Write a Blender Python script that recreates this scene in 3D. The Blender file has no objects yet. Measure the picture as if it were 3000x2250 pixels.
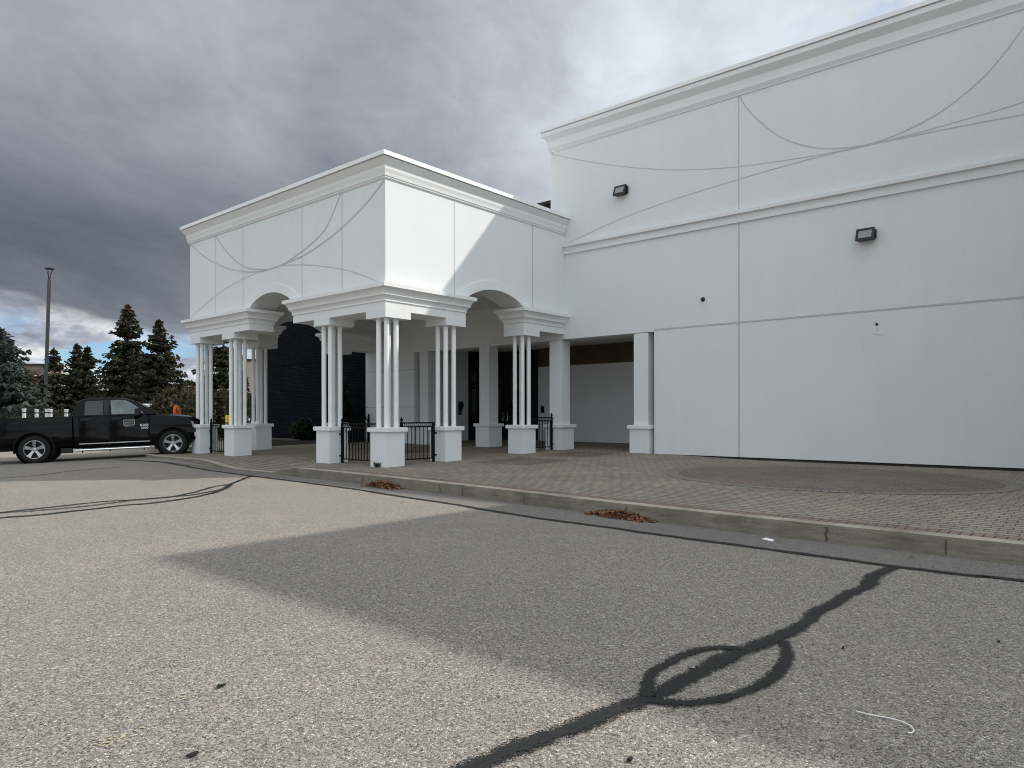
import bpy, bmesh, math, random
from mathutils import Vector, Matrix, noise
R = math.radians
random.seed(7)
scene = bpy.context.scene
col = scene.collection

# ------------------------------------------------------------------ camera data
CAM = Vector((-10.9842, -13.4766, 1.30))
YAW, ROLL, F, SH = 0.861044, -0.0013314, 2068.61, 88.313
RGT = Vector((math.cos(YAW), -math.sin(YAW), 0)); FWD = Vector((math.sin(YAW), math.cos(YAW), 0))
ROAD = -0.20
def at(px, py, dep):
    "point of the photograph (3000 x 2250) at a distance along the view axis"
    x = (px-1500)/F; y = -(py-1125-SH)/F
    return CAM + (FWD + RGT*x + Vector((0, 0, 1))*y)*dep
def gr(p):
    "ground point measured on z = -0.15, moved to the road level"
    k = 1.5/1.45
    return (CAM.x+(p[0]-CAM.x)*k, CAM.y+(p[1]-CAM.y)*k)

# ------------------------------------------------------------------ tagging
def tag(o, label=None, cat=None, group=None, kind=None):
    if label: o['label'] = label
    if cat: o['category'] = cat
    if group: o['group'] = group
    if kind: o['kind'] = kind
    return o
def empty(name, loc, label, cat, group=None, rz=0):
    o = bpy.data.objects.new(name, None); col.objects.link(o)
    o.location = loc; o.rotation_euler = (0, 0, rz); o.empty_display_size = .2
    return tag(o, label, cat, group)
def children(o): return [c for c in bpy.data.objects if c.parent == o]
def copy_tree(o, parent=None, loc=None, rz=None):
    c = o.copy(); col.objects.link(c)
    c.parent = parent
    if loc is not None: c.location = loc
    if rz is not None: c.rotation_euler = (0, 0, rz)
    for ch in children(o): copy_tree(ch, c)
    return c

# ------------------------------------------------------------------ mesh builder
class MB:
    def __init__(s): s.v = []; s.f = []; s.uv = {}; s.mi = {}
    def face(s, pts, uvs=None, mi=0):
        n = len(s.v); s.v += [tuple(p) for p in pts]; s.f.append(tuple(range(n, n+len(pts))))
        if uvs: s.uv[len(s.f)-1] = uvs
        if mi: s.mi[len(s.f)-1] = mi
    def box(s, x0, x1, y0, y1, z0, z1, mi=0, skip=''):
        n = len(s.v)
        s.v += [(x0,y0,z0),(x1,y0,z0),(x1,y1,z0),(x0,y1,z0),(x0,y0,z1),(x1,y0,z1),(x1,y1,z1),(x0,y1,z1)]
        for k, f in dict(b=(3,2,1,0), t=(4,5,6,7), s=(0,1,5,4), e=(1,2,6,5), n=(2,3,7,6), w=(3,0,4,7)).items():
            if k in skip: continue
            s.f.append(tuple(n+i for i in f))
            if mi: s.mi[len(s.f)-1] = mi
    def obox(s, c, ax, ay, az, mi=0):
        "oriented box: centre and three half-axis vectors"
        c = Vector(c); ax, ay, az = Vector(ax), Vector(ay), Vector(az); n = len(s.v)
        for sz in (-1, 1):
            for sx, sy in ((-1,-1),(1,-1),(1,1),(-1,1)): s.v.append(tuple(c+ax*sx+ay*sy+az*sz))
        for f in ((3,2,1,0),(4,5,6,7),(0,1,5,4),(1,2,6,5),(2,3,7,6),(3,0,4,7)):
            s.f.append(tuple(n+i for i in f))
            if mi: s.mi[len(s.f)-1] = mi
    def prism(s, poly, d, mi=0, caps=True):
        "closed polygon (3D pts) pushed along vector d"
        n = len(s.v); k = len(poly); d = Vector(d)
        s.v += [tuple(p) for p in poly] + [tuple(Vector(p)+d) for p in poly]
        fs = [(n+i, n+(i+1)%k, n+k+(i+1)%k, n+k+i) for i in range(k)]
        if caps: fs += [tuple(n+k-1-i for i in range(k)), tuple(n+k+i for i in range(k))]
        for f in fs:
            s.f.append(f)
            if mi: s.mi[len(s.f)-1] = mi
    def tube(s, pts, rad, n=8, cap=True, mi=0):
        pts = [Vector(p) for p in pts]; rings = []
        for i, p in enumerate(pts):
            t = (pts[min(i+1, len(pts)-1)]-pts[max(i-1, 0)]).normalized()
            a = t.orthogonal().normalized()
            if abs(t.z) < .99: a = t.cross(Vector((0,0,1))).normalized()
            b = t.cross(a); r = rad[i] if isinstance(rad, (list, tuple)) else rad
            k = len(s.v); rings.append(k)
            for j in range(n):
                an = 2*math.pi*j/n; s.v.append(tuple(p+a*math.cos(an)*r+b*math.sin(an)*r))
        for i in range(len(rings)-1):
            for j in range(n):
                s.f.append((rings[i]+j, rings[i]+(j+1)%n, rings[i+1]+(j+1)%n, rings[i+1]+j))
                if mi: s.mi[len(s.f)-1] = mi
        if cap:
            s.f.append(tuple(rings[0]+n-1-j for j in range(n))); s.f.append(tuple(rings[-1]+j for j in range(n)))
            if mi: s.mi[len(s.f)-1] = mi; s.mi[len(s.f)-2] = mi
    def lathe(s, prof, c, axis=(0,0,1), n=24, mi=0):
        "profile [(radius, height)] turned round an axis through c"
        ax = Vector(axis).normalized(); a = ax.orthogonal().normalized(); b = ax.cross(a); c = Vector(c)
        k = len(s.v)
        for r, h in prof:
            for j in range(n):
                an = 2*math.pi*j/n; s.v.append(tuple(c+ax*h+(a*math.cos(an)+b*math.sin(an))*r))
        for i in range(len(prof)-1):
            for j in range(n):
                s.f.append((k+i*n+j, k+i*n+(j+1)%n, k+(i+1)*n+(j+1)%n, k+(i+1)*n+j))
                if mi: s.mi[len(s.f)-1] = mi
    def rows(s, rows, uvs=None, mi=0):
        k = len(s.v); n = len(rows[0])
        for r in rows: s.v += [tuple(p) for p in r]
        for i in range(len(rows)-1):
            for j in range(n-1):
                s.f.append((k+i*n+j, k+i*n+j+1, k+(i+1)*n+j+1, k+(i+1)*n+j))
                if mi: s.mi[len(s.f)-1] = mi
                if uvs: s.uv[len(s.f)-1] = (uvs[i][j], uvs[i][j+1], uvs[i+1][j+1], uvs[i+1][j])
    def build(s, name, mats, parent=None, smooth=False, bevel=0, label=None, loc=None, fixn=False, auto=None):
        me = bpy.data.meshes.new(name); me.from_pydata(s.v, [], s.f)
        if not isinstance(mats, (list, tuple)): mats = [mats]
        for m in mats: me.materials.append(m)
        for i, m in s.mi.items(): me.polygons[i].material_index = m
        if s.uv:
            l = me.uv_layers.new(name='UVMap')
            for i, u in s.uv.items():
                for k, li in enumerate(me.polygons[i].loop_indices): l.data[li].uv = u[k]
        if fixn or bevel:
            bm = bmesh.new(); bm.from_mesh(me)
            bmesh.ops.remove_doubles(bm, verts=bm.verts, dist=1e-5)
            if fixn: bmesh.ops.recalc_face_normals(bm, faces=bm.faces)
            bm.to_mesh(me); bm.free()
        if smooth:
            for p in me.polygons: p.use_smooth = True
            if auto: me.set_sharp_from_angle(angle=R(auto))
        me.update()
        o = bpy.data.objects.new(name, me); col.objects.link(o)
        if parent: o.parent = parent; o.matrix_parent_inverse = Matrix.Identity(4)
        if loc: o.location = loc
        if bevel:
            md = o.modifiers.new('Bevel', 'BEVEL'); md.width = bevel; md.segments = 2; md.limit_method = 'ANGLE'; md.angle_limit = R(35)
        if label: o['label'] = label
        return o
def bake(o):
    "apply the modifiers of one object"
    dg = bpy.context.evaluated_depsgraph_get(); dg.update()
    me = bpy.data.meshes.new_from_object(o.evaluated_get(dg)); o.modifiers.clear(); o.data = me
def catmull(pts, step):
    pts = [Vector(p) for p in pts]; P = [pts[0]*2-pts[1]]+pts+[pts[-1]*2-pts[-2]]; out = []
    for i in range(1, len(P)-2):
        a, b, c, d = P[i-1:i+3]; n = max(1, int((c-b).length/step))
        for k in range(n):
            t = k/n
            out.append(.5*((2*b)+(c-a)*t+(2*a-5*b+4*c-d)*t*t+(3*b-a-3*c+d)*t**3))
    out.append(pts[-1]); return out

# ------------------------------------------------------------------ materials
def nodes(name):
    m = bpy.data.materials.new(name); m.use_nodes = True; nt = m.node_tree
    return m, nt, nt.nodes['Principled BSDF']
def N(nt, t, **k):
    n = nt.nodes.new(t)
    for a, v in k.items():
        if a.startswith('i_'): n.inputs[int(a[2:])].default_value = v
        else: setattr(n, a, v)
    return n
def L(nt, a, b): nt.links.new(a, b)
def ramp(nt, fac, stops):
    r = N(nt, 'ShaderNodeValToRGB'); e = r.color_ramp.elements
    while len(e) < len(stops): e.new(.5)
    for x, (p, c) in zip(e, stops): x.position = p; x.color = (*c, 1) if len(c) == 3 else c
    L(nt, fac, r.inputs[0]); return r.outputs[0]
def coord(nt, scale=(1,1,1), rot=(0,0,0), kind='Object'):
    tc = N(nt, 'ShaderNodeTexCoord'); mp = N(nt, 'ShaderNodeMapping')
    mp.inputs['Scale'].default_value = scale; mp.inputs['Rotation'].default_value = rot
    L(nt, tc.outputs[kind], mp.inputs[0]); return mp.outputs[0]
def tex_noise(nt, vec, scale, detail=4, rough=.55, dist=0):
    n = N(nt, 'ShaderNodeTexNoise'); n.inputs['Scale'].default_value = scale; n.inputs['Detail'].default_value = detail
    n.inputs['Roughness'].default_value = rough; n.inputs['Distortion'].default_value = dist; L(nt, vec, n.inputs['Vector']); return n
def mixc(nt, fac, a, b, mode='MIX'):
    m = N(nt, 'ShaderNodeMix', data_type='RGBA', blend_type=mode)
    for sock, v in ((m.inputs[0], fac), (m.inputs[6], a), (m.inputs[7], b)):
        if hasattr(v, 'links'): L(nt, v, sock)
        elif isinstance(v, (int, float)): sock.default_value = v
        else: sock.default_value = (*v, 1)
    return m.outputs[2]
def mth(nt, op, a, b=0.0, clamp=False):
    m = N(nt, 'ShaderNodeMath', operation=op); m.use_clamp = clamp
    for s, v in ((m.inputs[0], a), (m.inputs[1], b)):
        if hasattr(v, 'links'): L(nt, v, s)
        else: s.default_value = v
    return m.outputs[0]
def bump(nt, bs, h, strength, dist=.01):
    b = N(nt, 'ShaderNodeBump'); b.inputs['Strength'].default_value = strength; b.inputs['Distance'].default_value = dist
    L(nt, h, b.inputs['Height']); L(nt, b.outputs[0], bs.inputs['Normal'])
def plain(name, c, rough=.5, metal=0, coat=0, spec=.5, var=.12, vs=6):
    m, nt, bs = nodes(name)
    n = tex_noise(nt, coord(nt), vs, 5)
    d = tuple(x*(1-var) for x in c); e = tuple(min(1, x*(1+var)) for x in c)
    L(nt, ramp(nt, n.outputs[0], [(.3, d), (.7, e)]), bs.inputs['Base Color'])
    bs.inputs['Roughness'].default_value = rough; bs.inputs['Metallic'].default_value = metal
    bs.inputs['Coat Weight'].default_value = coat; bs.inputs['Specular IOR Level'].default_value = spec
    return m
def stucco(name, c=(.80, .805, .80), b=.35):
    m, nt, bs = nodes(name); v = coord(nt)
    big = tex_noise(nt, v, .55, 5, .6); streak = tex_noise(nt, coord(nt, (2.2, 2.2, .25)), 1.0, 4, .6)
    c1 = ramp(nt, big.outputs[0], [(.3, tuple(x*.955 for x in c)), (.7, c)])
    c2 = ramp(nt, streak.outputs[0], [(.32, (.982, .982, .98)), (.6, (1, 1, 1))])
    g = tex_noise(nt, v, 95, 3, .7); g2 = tex_noise(nt, v, 34, 3, .65)
    spk = ramp(nt, g2.outputs[0], [(.3, (.93, .93, .93)), (.62, (1.0, 1.0, 1.0))])
    k = mixc(nt, 1.0, mixc(nt, 1.0, c1, c2, 'MULTIPLY'), spk, 'MULTIPLY')
    L(nt, k, bs.inputs['Base Color']); bs.inputs['Roughness'].default_value = .9; bs.inputs['Specular IOR Level'].default_value = .2
    bump(nt, bs, mth(nt, 'ADD', g.outputs[0], g2.outputs[0]), b, .006)
    return m
def mat_asphalt(name, mean, tint, lo=.35, hi=1.9, scale=105):
    m, nt, bs = nodes(name); v = coord(nt)
    vo = N(nt, 'ShaderNodeTexVoronoi'); vo.inputs['Scale'].default_value = scale; L(nt, v, vo.inputs['Vector'])
    vo2 = N(nt, 'ShaderNodeTexVoronoi'); vo2.inputs['Scale'].default_value = scale*.47; L(nt, v, vo2.inputs['Vector'])
    sp = N(nt, 'ShaderNodeSeparateColor'); L(nt, vo.outputs['Color'], sp.inputs[0])
    sp2 = N(nt, 'ShaderNodeSeparateColor'); L(nt, vo2.outputs['Color'], sp2.inputs[0])
    f = mth(nt, 'ADD', mth(nt, 'MULTIPLY', sp.outputs[0], .62), mth(nt, 'MULTIPLY', sp2.outputs[1], .38))
    T = lambda k: tuple(mean*k*t for t in tint)
    c = ramp(nt, f, [(.06, T(lo)), (.35, T(.72)), (.62, T(1.08)), (.84, T(1.5)), (.97, T(hi))])
    hue = ramp(nt, sp.outputs[2], [(.2, (1.05, 1.0, .93)), (.8, (.96, 1.0, 1.04))])
    big = tex_noise(nt, v, .45, 5, .6); mid = tex_noise(nt, v, 3.1, 5, .65)
    p = ramp(nt, big.outputs[0], [(.3, (.93, .93, .94)), (.7, (1.05, 1.04, 1.02))])
    q = ramp(nt, mid.outputs[0], [(.28, (.94, .94, .94)), (.5, (1, 1, 1)), (.75, (1.04, 1.04, 1.04))])
    L(nt, mixc(nt, 1, mixc(nt, 1, mixc(nt, 1, c, hue, 'MULTIPLY'), p, 'MULTIPLY'), q, 'MULTIPLY'), bs.inputs['Base Color'])
    bs.inputs['Roughness'].default_value = .93; bs.inputs['Specular IOR Level'].default_value = .25
    bump(nt, bs, mth(nt, 'SUBTRACT', mth(nt, 'MULTIPLY', f, .6), vo.outputs['Distance']), .55, .006)
    return m
def mat_brick(name, ca, cb, mortar, bw, rh, ms=.004, kind='Object', rot=0, rough=.85, b=.4, swap=None, patch=.12, offset=.5, spec=.3):
    m, nt, bs = nodes(name)
    if swap:
        tc = N(nt, 'ShaderNodeTexCoord'); s = N(nt, 'ShaderNodeSeparateXYZ'); cmb = N(nt, 'ShaderNodeCombineXYZ')
        L(nt, tc.outputs[kind], s.inputs[0])
        for i, a in enumerate(swap): L(nt, s.outputs['xyz'.index(a)], cmb.inputs[i])
        v = cmb.outputs[0]
        if rot:
            mp = N(nt, 'ShaderNodeMapping'); mp.inputs['Rotation'].default_value = (0, 0, rot); L(nt, v, mp.inputs[0]); v = mp.outputs[0]
    else: v = coord(nt, rot=(0, 0, rot), kind=kind)
    wob = tex_noise(nt, v, 9, 2); vv = N(nt, 'ShaderNodeMix', data_type='VECTOR'); vv.inputs[0].default_value = .006
    L(nt, v, vv.inputs[4]); L(nt, wob.outputs['Color'], vv.inputs[5])
    br = N(nt, 'ShaderNodeTexBrick'); L(nt, vv.outputs[1], br.inputs['Vector']); br.offset = offset
    for k, x in (('Color1', ca), ('Color2', cb), ('Mortar', mortar)): br.inputs[k].default_value = (*x, 1)
    for k, x in (('Scale', 1), ('Mortar Size', ms), ('Brick Width', bw), ('Row Height', rh), ('Mortar Smooth', .2), ('Bias', 0)): br.inputs[k].default_value = x
    big = tex_noise(nt, v, .7, 5, .6); fine = tex_noise(nt, v, 45, 4, .7)
    p = ramp(nt, big.outputs[0], [(.3, (1-patch,)*3), (.7, (1+patch*.7,)*3)])
    q = ramp(nt, fine.outputs[0], [(.3, (.82, .82, .82)), (.7, (1.12, 1.12, 1.12))])
    L(nt, mixc(nt, 1, mixc(nt, 1, br.outputs[0], p, 'MULTIPLY'), q, 'MULTIPLY'), bs.inputs['Base Color'])
    bs.inputs['Roughness'].default_value = rough; bs.inputs['Specular IOR Level'].default_value = spec
    bump(nt, bs, mth(nt, 'ADD', mth(nt, 'MULTIPLY', br.outputs['Fac'], -1), mth(nt, 'MULTIPLY', fine.outputs[0], .25)), b, .006)
    return m
def mat_paver(name, cols, row, ln, jl, jc):
    "running-bond pavers: rows run along world y; long joints (chamfered, wider) and cross joints"
    m, nt, bs = nodes(name); v = coord(nt); sp = N(nt, 'ShaderNodeSeparateXYZ')
    wob = tex_noise(nt, v, 5, 3); vv = N(nt, 'ShaderNodeMix', data_type='VECTOR'); vv.inputs[0].default_value = .012
    L(nt, v, vv.inputs[4]); L(nt, wob.outputs['Color'], vv.inputs[5]); L(nt, vv.outputs[1], sp.inputs[0])
    rx = mth(nt, 'DIVIDE', sp.outputs[0], row); ri = mth(nt, 'FLOOR', rx); rf = mth(nt, 'FRACT', rx)
    sh = N(nt, 'ShaderNodeTexWhiteNoise', noise_dimensions='1D'); L(nt, ri, sh.inputs['W'])
    uy = mth(nt, 'ADD', mth(nt, 'DIVIDE', sp.outputs[1], ln), mth(nt, 'ADD', mth(nt, 'MULTIPLY', ri, .5), mth(nt, 'MULTIPLY', sh.outputs['Value'], .16)))
    ui = mth(nt, 'FLOOR', uy); uf = mth(nt, 'FRACT', uy)
    def near(fr, w):
        a = mth(nt, 'SUBTRACT', .5, mth(nt, 'ABSOLUTE', mth(nt, 'SUBTRACT', fr, .5)))
        n = N(nt, 'ShaderNodeMapRange', interpolation_type='SMOOTHSTEP'); L(nt, a, n.inputs[0]); n.inputs[1].default_value = w*.45; n.inputs[2].default_value = w; n.inputs[3].default_value = 1; n.inputs[4].default_value = 0; return n.outputs[0]
    jm = tex_noise(nt, v, 2.6, 4, .7)
    j = mth(nt, 'MAXIMUM', near(rf, jl/row), near(uf, jc/ln)); j = mth(nt, 'MULTIPLY', j, ramp(nt, jm.outputs[0], [(.32, (.45, .45, .45)), (.6, (1, 1, 1))]))
    wn = N(nt, 'ShaderNodeTexWhiteNoise', noise_dimensions='2D'); cb = N(nt, 'ShaderNodeCombineXYZ'); L(nt, ui, cb.inputs[0]); L(nt, ri, cb.inputs[1]); L(nt, cb.outputs[0], wn.inputs['Vector'])
    c = ramp(nt, wn.outputs['Value'], [(i/(len(cols)-1), k) for i, k in enumerate(cols)])
    big = tex_noise(nt, v, .55, 5, .65); fine = tex_noise(nt, v, 60, 4, .7)
    c = mixc(nt, 1, c, ramp(nt, big.outputs[0], [(.3, (.80, .80, .80)), (.7, (1.12, 1.11, 1.09))]), 'MULTIPLY')
    c = mixc(nt, 1, c, ramp(nt, fine.outputs[0], [(.3, (.84, .84, .84)), (.7, (1.1, 1.1, 1.1))]), 'MULTIPLY')
    L(nt, mixc(nt, j, c, (.030, .027, .023)), bs.inputs['Base Color']); bs.inputs['Roughness'].default_value = .9; bs.inputs['Specular IOR Level'].default_value = .25
    bump(nt, bs, mth(nt, 'ADD', mth(nt, 'MULTIPLY', j, -1), mth(nt, 'MULTIPLY', fine.outputs[0], .2)), .5, .006); return m
def mat_tar():
    m, nt, bs = nodes('tar'); v = coord(nt); uv = coord(nt, kind='UV')
    s = N(nt, 'ShaderNodeSeparateXYZ'); L(nt, uv, s.inputs[0])
    e = mth(nt, 'ABSOLUTE', mth(nt, 'SUBTRACT', s.outputs[1], .5))          # 0 centre .. .5 edge
    n = tex_noise(nt, v, 75, 3, .75); n2 = tex_noise(nt, v, 9, 4, .65)
    vo = N(nt, 'ShaderNodeTexVoronoi'); vo.inputs['Scale'].default_value = 120; L(nt, v, vo.inputs['Vector'])
    sv = N(nt, 'ShaderNodeSeparateColor'); L(nt, vo.outputs['Color'], sv.inputs[0])
    sc = mth(nt, 'ADD', mth(nt, 'MULTIPLY', e, 1.15), mth(nt, 'ADD', mth(nt, 'MULTIPLY', n.outputs[0], .4), mth(nt, 'ADD', mth(nt, 'MULTIPLY', sv.outputs[0], .42), mth(nt, 'MULTIPLY', n2.outputs[0], .5))))
    a = mth(nt, 'GREATER_THAN', 1.09, sc)
    lane = mth(nt, 'MULTIPLY', mth(nt, 'ABSOLUTE', mth(nt, 'SUBTRACT', e, .16)), 4.5, True)
    t = N(nt, 'ShaderNodeBsdfTransparent'); mx = N(nt, 'ShaderNodeMixShader'); out = nt.nodes['Material Output']
    L(nt, mixc(nt, lane, (.022, .022, .022), ramp(nt, n2.outputs[0], [(.3, (.008, .008, .008)), (.55, (.018, .018, .018)), (.75, (.045, .044, .042))])), bs.inputs['Base Color'])
    bs.inputs['Roughness'].default_value = .7; bs.inputs['Specular IOR Level'].default_value = .22
    bump(nt, bs, n.outputs[0], .6, .005)
    L(nt, a, mx.inputs[0]); L(nt, t.outputs[0], mx.inputs[1]); L(nt, bs.outputs[0], mx.inputs[2]); L(nt, mx.outputs[0], out.inputs[0])
    return m
def mat_flecks(name, c, dens):
    m, nt, bs = nodes(name); v = coord(nt); uv = coord(nt, kind='UV')
    s = N(nt, 'ShaderNodeSeparateXYZ'); L(nt, uv, s.inputs[0])
    dx = mth(nt, 'SUBTRACT', s.outputs[0], .5); dy = mth(nt, 'SUBTRACT', s.outputs[1], .5)
    r = mth(nt, 'SQRT', mth(nt, 'ADD', mth(nt, 'MULTIPLY', dx, dx), mth(nt, 'MULTIPLY', dy, dy)))
    vo = N(nt, 'ShaderNodeTexVoronoi'); vo.inputs['Scale'].default_value = 80; L(nt, v, vo.inputs['Vector'])
    sp = N(nt, 'ShaderNodeSeparateColor'); L(nt, vo.outputs['Color'], sp.inputs[0])
    n = tex_noise(nt, v, 7, 4)
    a = mth(nt, 'GREATER_THAN', dens, mth(nt, 'ADD', sp.outputs[0], mth(nt, 'ADD', mth(nt, 'MULTIPLY', r, 1.2), mth(nt, 'MULTIPLY', n.outputs[0], .6))))
    t = N(nt, 'ShaderNodeBsdfTransparent'); mx = N(nt, 'ShaderNodeMixShader')
    bs.inputs['Base Color'].default_value = (*c, 1); bs.inputs['Roughness'].default_value = .85
    L(nt, a, mx.inputs[0]); L(nt, t.outputs[0], mx.inputs[1]); L(nt, bs.outputs[0], mx.inputs[2]); L(nt, mx.outputs[0], nt.nodes['Material Output'].inputs[0])
    return m
def mat_leaf(name, ca, cb, trans=.25, scale=1.2):
    m, nt, bs = nodes(name); v = coord(nt)
    n = tex_noise(nt, v, scale, 4, .7); n2 = tex_noise(nt, v, 23, 2, .6)
    f = mth(nt, 'ADD', mth(nt, 'MULTIPLY', n.outputs[0], .6), mth(nt, 'MULTIPLY', n2.outputs[0], .4))
    c = ramp(nt, f, [(.3, ca), (.68, cb)])
    L(nt, c, bs.inputs['Base Color']); bs.inputs['Roughness'].default_value = .65; bs.inputs['Specular IOR Level'].default_value = .3
    t = N(nt, 'ShaderNodeBsdfTranslucent'); L(nt, c, t.inputs[0]); mx = N(nt, 'ShaderNodeMixShader'); mx.inputs[0].default_value = trans
    L(nt, bs.outputs[0], mx.inputs[1]); L(nt, t.outputs[0], mx.inputs[2]); L(nt, mx.outputs[0], nt.nodes['Material Output'].inputs[0])
    return m
def mat_concrete(name='kerb_concrete', kk=1.0):
    m, nt, bs = nodes(name); v = coord(nt)
    a = tex_noise(nt, v, 1.3, 6, .65); b = tex_noise(nt, coord(nt, (1, 1, 9)), 2.4, 5, .65); g = tex_noise(nt, v, 70, 3, .7)
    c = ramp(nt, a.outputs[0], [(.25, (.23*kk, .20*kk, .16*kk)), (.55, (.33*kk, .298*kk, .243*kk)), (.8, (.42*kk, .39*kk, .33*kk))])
    d = ramp(nt, b.outputs[0], [(.28, (.62, .62, .58)), (.6, (1.05, 1.04, 1.0))])
    e = ramp(nt, g.outputs[0], [(.3, (.8, .8, .8)), (.7, (1.15, 1.15, 1.15))])
    L(nt, mixc(nt, 1, mixc(nt, 1, c, d, 'MULTIPLY'), e, 'MULTIPLY'), bs.inputs['Base Color'])
    bs.inputs['Roughness'].default_value = .92; bump(nt, bs, mth(nt, 'ADD', g.outputs[0], b.outputs[0]), .5, .008); return m
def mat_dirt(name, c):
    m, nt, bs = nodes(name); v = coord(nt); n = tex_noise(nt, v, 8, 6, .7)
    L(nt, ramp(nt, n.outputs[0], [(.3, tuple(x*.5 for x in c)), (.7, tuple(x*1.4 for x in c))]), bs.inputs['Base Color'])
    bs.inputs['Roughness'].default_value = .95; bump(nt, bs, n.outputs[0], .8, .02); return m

M = dict(
    stucco=stucco('white_stucco', (.785, .805, .81)), trim=stucco('white_trim', (.82, .825, .82), .15),
    column=plain('column_white', (.80, .805, .80), .7, var=.02, spec=.3), cap=plain('white_metal_cap', (.80, .805, .80), .4, var=.03), groove=plain('groove_shade', (.52, .53, .535), .9, var=.05),  # flat grey wall strips: shade of the recessed grooves put into colour
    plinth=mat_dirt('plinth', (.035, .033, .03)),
    asphalt=mat_asphalt('old_asphalt', .242, (1.11, 1.0, .90), .12, 3.0, 165), asphalt2=mat_asphalt('edge_asphalt', .185, (1.07, 1.0, .92), .3, 2.1, 170),
    paver=mat_paver('tan_paver', [(.255,.222,.186),(.305,.258,.210),(.282,.242,.200),(.345,.288,.232),(.27,.236,.196),(.32,.272,.222)], .165, .21, .022, .0085),
    redpaver=mat_paver('red_paver', [(.20,.160,.143),(.235,.18,.158),(.185,.157,.143),(.22,.175,.152)], .14, .20, .018, .008),
    greypaver=mat_brick('grey_paver', (.24, .215, .18), (.21, .19, .16), (.05, .046, .04), .11, .4, .008, kind='UV', patch=.2),
    redband=mat_brick('red_border_paver', (.25, .165, .14), (.20, .145, .125), (.035, .03, .027), .104, .6, .008, kind='UV', patch=.2),
    concrete=mat_concrete('kerb_concrete', 1.2), kerbface=mat_concrete('shaded_kerb_face', .60), crackline=plain('kerb_crack', (.09, .065, .045), .95), tar=mat_tar(),  # kerb face darkened against the sky-lit top, shade put into its colour
    yellow=mat_flecks('faded_yellow_paint', (.40, .355, .235), .60), whitefleck=mat_flecks('faded_white_paint', (.6, .58, .52), .85),
    iron=plain('black_iron', (.004, .004, .0045), .6, spec=.18, var=.2), blackbrick=mat_brick('black_brick', (.013, .015, .019), (.008, .0095, .0125), (.0012, .0014, .002), .40, .118, .014, swap='yzx', b=.9, patch=.25, rough=.9, spec=.06),
    soldier=mat_brick('black_soldier_brick', (.011, .0125, .016), (.008, .009, .012), (.0012, .0014, .002), .118, .6, .014, swap='yzx', b=.9, rough=.9, spec=.06),
    darkroof=plain('dark_roof', (.012, .012, .014), .7), glass=plain('dark_glass', (.006, .007, .008), .04, spec=.6, var=0),
    frame=plain('black_frame', (.007, .007, .007), .4), bronze=mat_brick('brown_tile', (.13, .105, .066), (.095, .078, .05), (.045, .036, .025), .5, .21, .004, swap='yzx', offset=0, b=.3),
    lens=plain('lamp_lens', (.27, .27, .26), .25, var=.06), lampbody=plain('lamp_body', (.012, .012, .012), .5),
    paint=plain('black_car_paint', (.0008, .0008, .0012), .05, coat=0, spec=.15, var=0), trimblk=plain('black_plastic', (.0035, .0035, .0035), .6),
    tyre=plain('tyre_rubber', (.005, .005, .005), .85), chrome=plain('chrome', (.75, .75, .76), .16, 1, var=.04), alloy=plain('alloy', (.42, .42, .43), .32, .9, var=.05),
    carglass=plain('tinted_car_glass', (.004, .005, .006), .05, spec=.6, var=0), paleglass=plain('pale_reflection_glass', (.10, .125, .12), .08, spec=.7, var=.5, vs=3),  # pale panes: bright reflection and see-through view put into the base colour
    sign=plain('magnet_sign', (.34, .35, .33), .6, var=.2), signdark=plain('magnet_print', (.05, .055, .05), .6, var=.9, vs=30),
    lamp_red=plain('headlight_lens', (.30, .27, .25), .1, coat=1),
    needle=mat_leaf('spruce_needles', (.014, .017, .008), (.048, .051, .026)), bluen=mat_leaf('blue_spruce_needles', (.018, .025, .021), (.085, .105, .09)),
    bark=plain('bark', (.055, .042, .032), .95, var=.4), rustleaf=mat_leaf('rust_leaves', (.04, .025, .018), (.12, .07, .048)),
    shrubleaf=mat_leaf('shrub_leaves', (.018, .022, .010), (.062, .060, .028)), brownleaf=mat_leaf('brown_shrub_leaves', (.020, .017, .009), (.058, .045, .022)), darkleaf=mat_leaf('evergreen_shrub', (.007, .012, .006), (.026, .04, .018)),
    deadleaf=mat_leaf('dead_leaves', (.11, .045, .022), (.33, .165, .09), .1, 14), weed=mat_leaf('weed_leaves', (.04, .06, .02), (.10, .13, .05)),
    orange=plain('orange_vest', (.75, .11, .025), .8, var=.08), reflect=plain('reflective_tape', (.68, .66, .36), .5), skin=plain('skin', (.20, .11, .075), .6), hair=plain('dark_hair', (.010, .009, .008), .7), jeans=plain('dark_trousers', (.025, .028, .04), .9),
    white=plain('white_paint', (.60, .60, .59), .6, var=.08), cream=plain('cream_metal', (.76, .74, .66), .7, var=.06), brownbrick=mat_brick('brown_brick', (.16, .10, .075), (.12, .075, .055), (.2, .17, .14), .22, .075, .008, swap='yzx'),
    beige=plain('beige_cladding', (.42, .33, .27), .8, var=.1), polemetal=plain('pole_metal', (.026, .025, .025), .5, var=.1), greenmesh=plain('green_mesh', (.012, .028, .024), .7),
    yellowp=plain('yellow_paint', (.80, .58, .03), .5), paper=plain('paper', (.8, .8, .8), .8, var=.05), tarbit=plain('tar_bit', (.012, .012, .012), .7), grass=mat_leaf('grass_blades', (.035, .045, .018), (.09, .10, .045)), soil=mat_dirt('bed_soil', (.09, .075, .055)),
)

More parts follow.
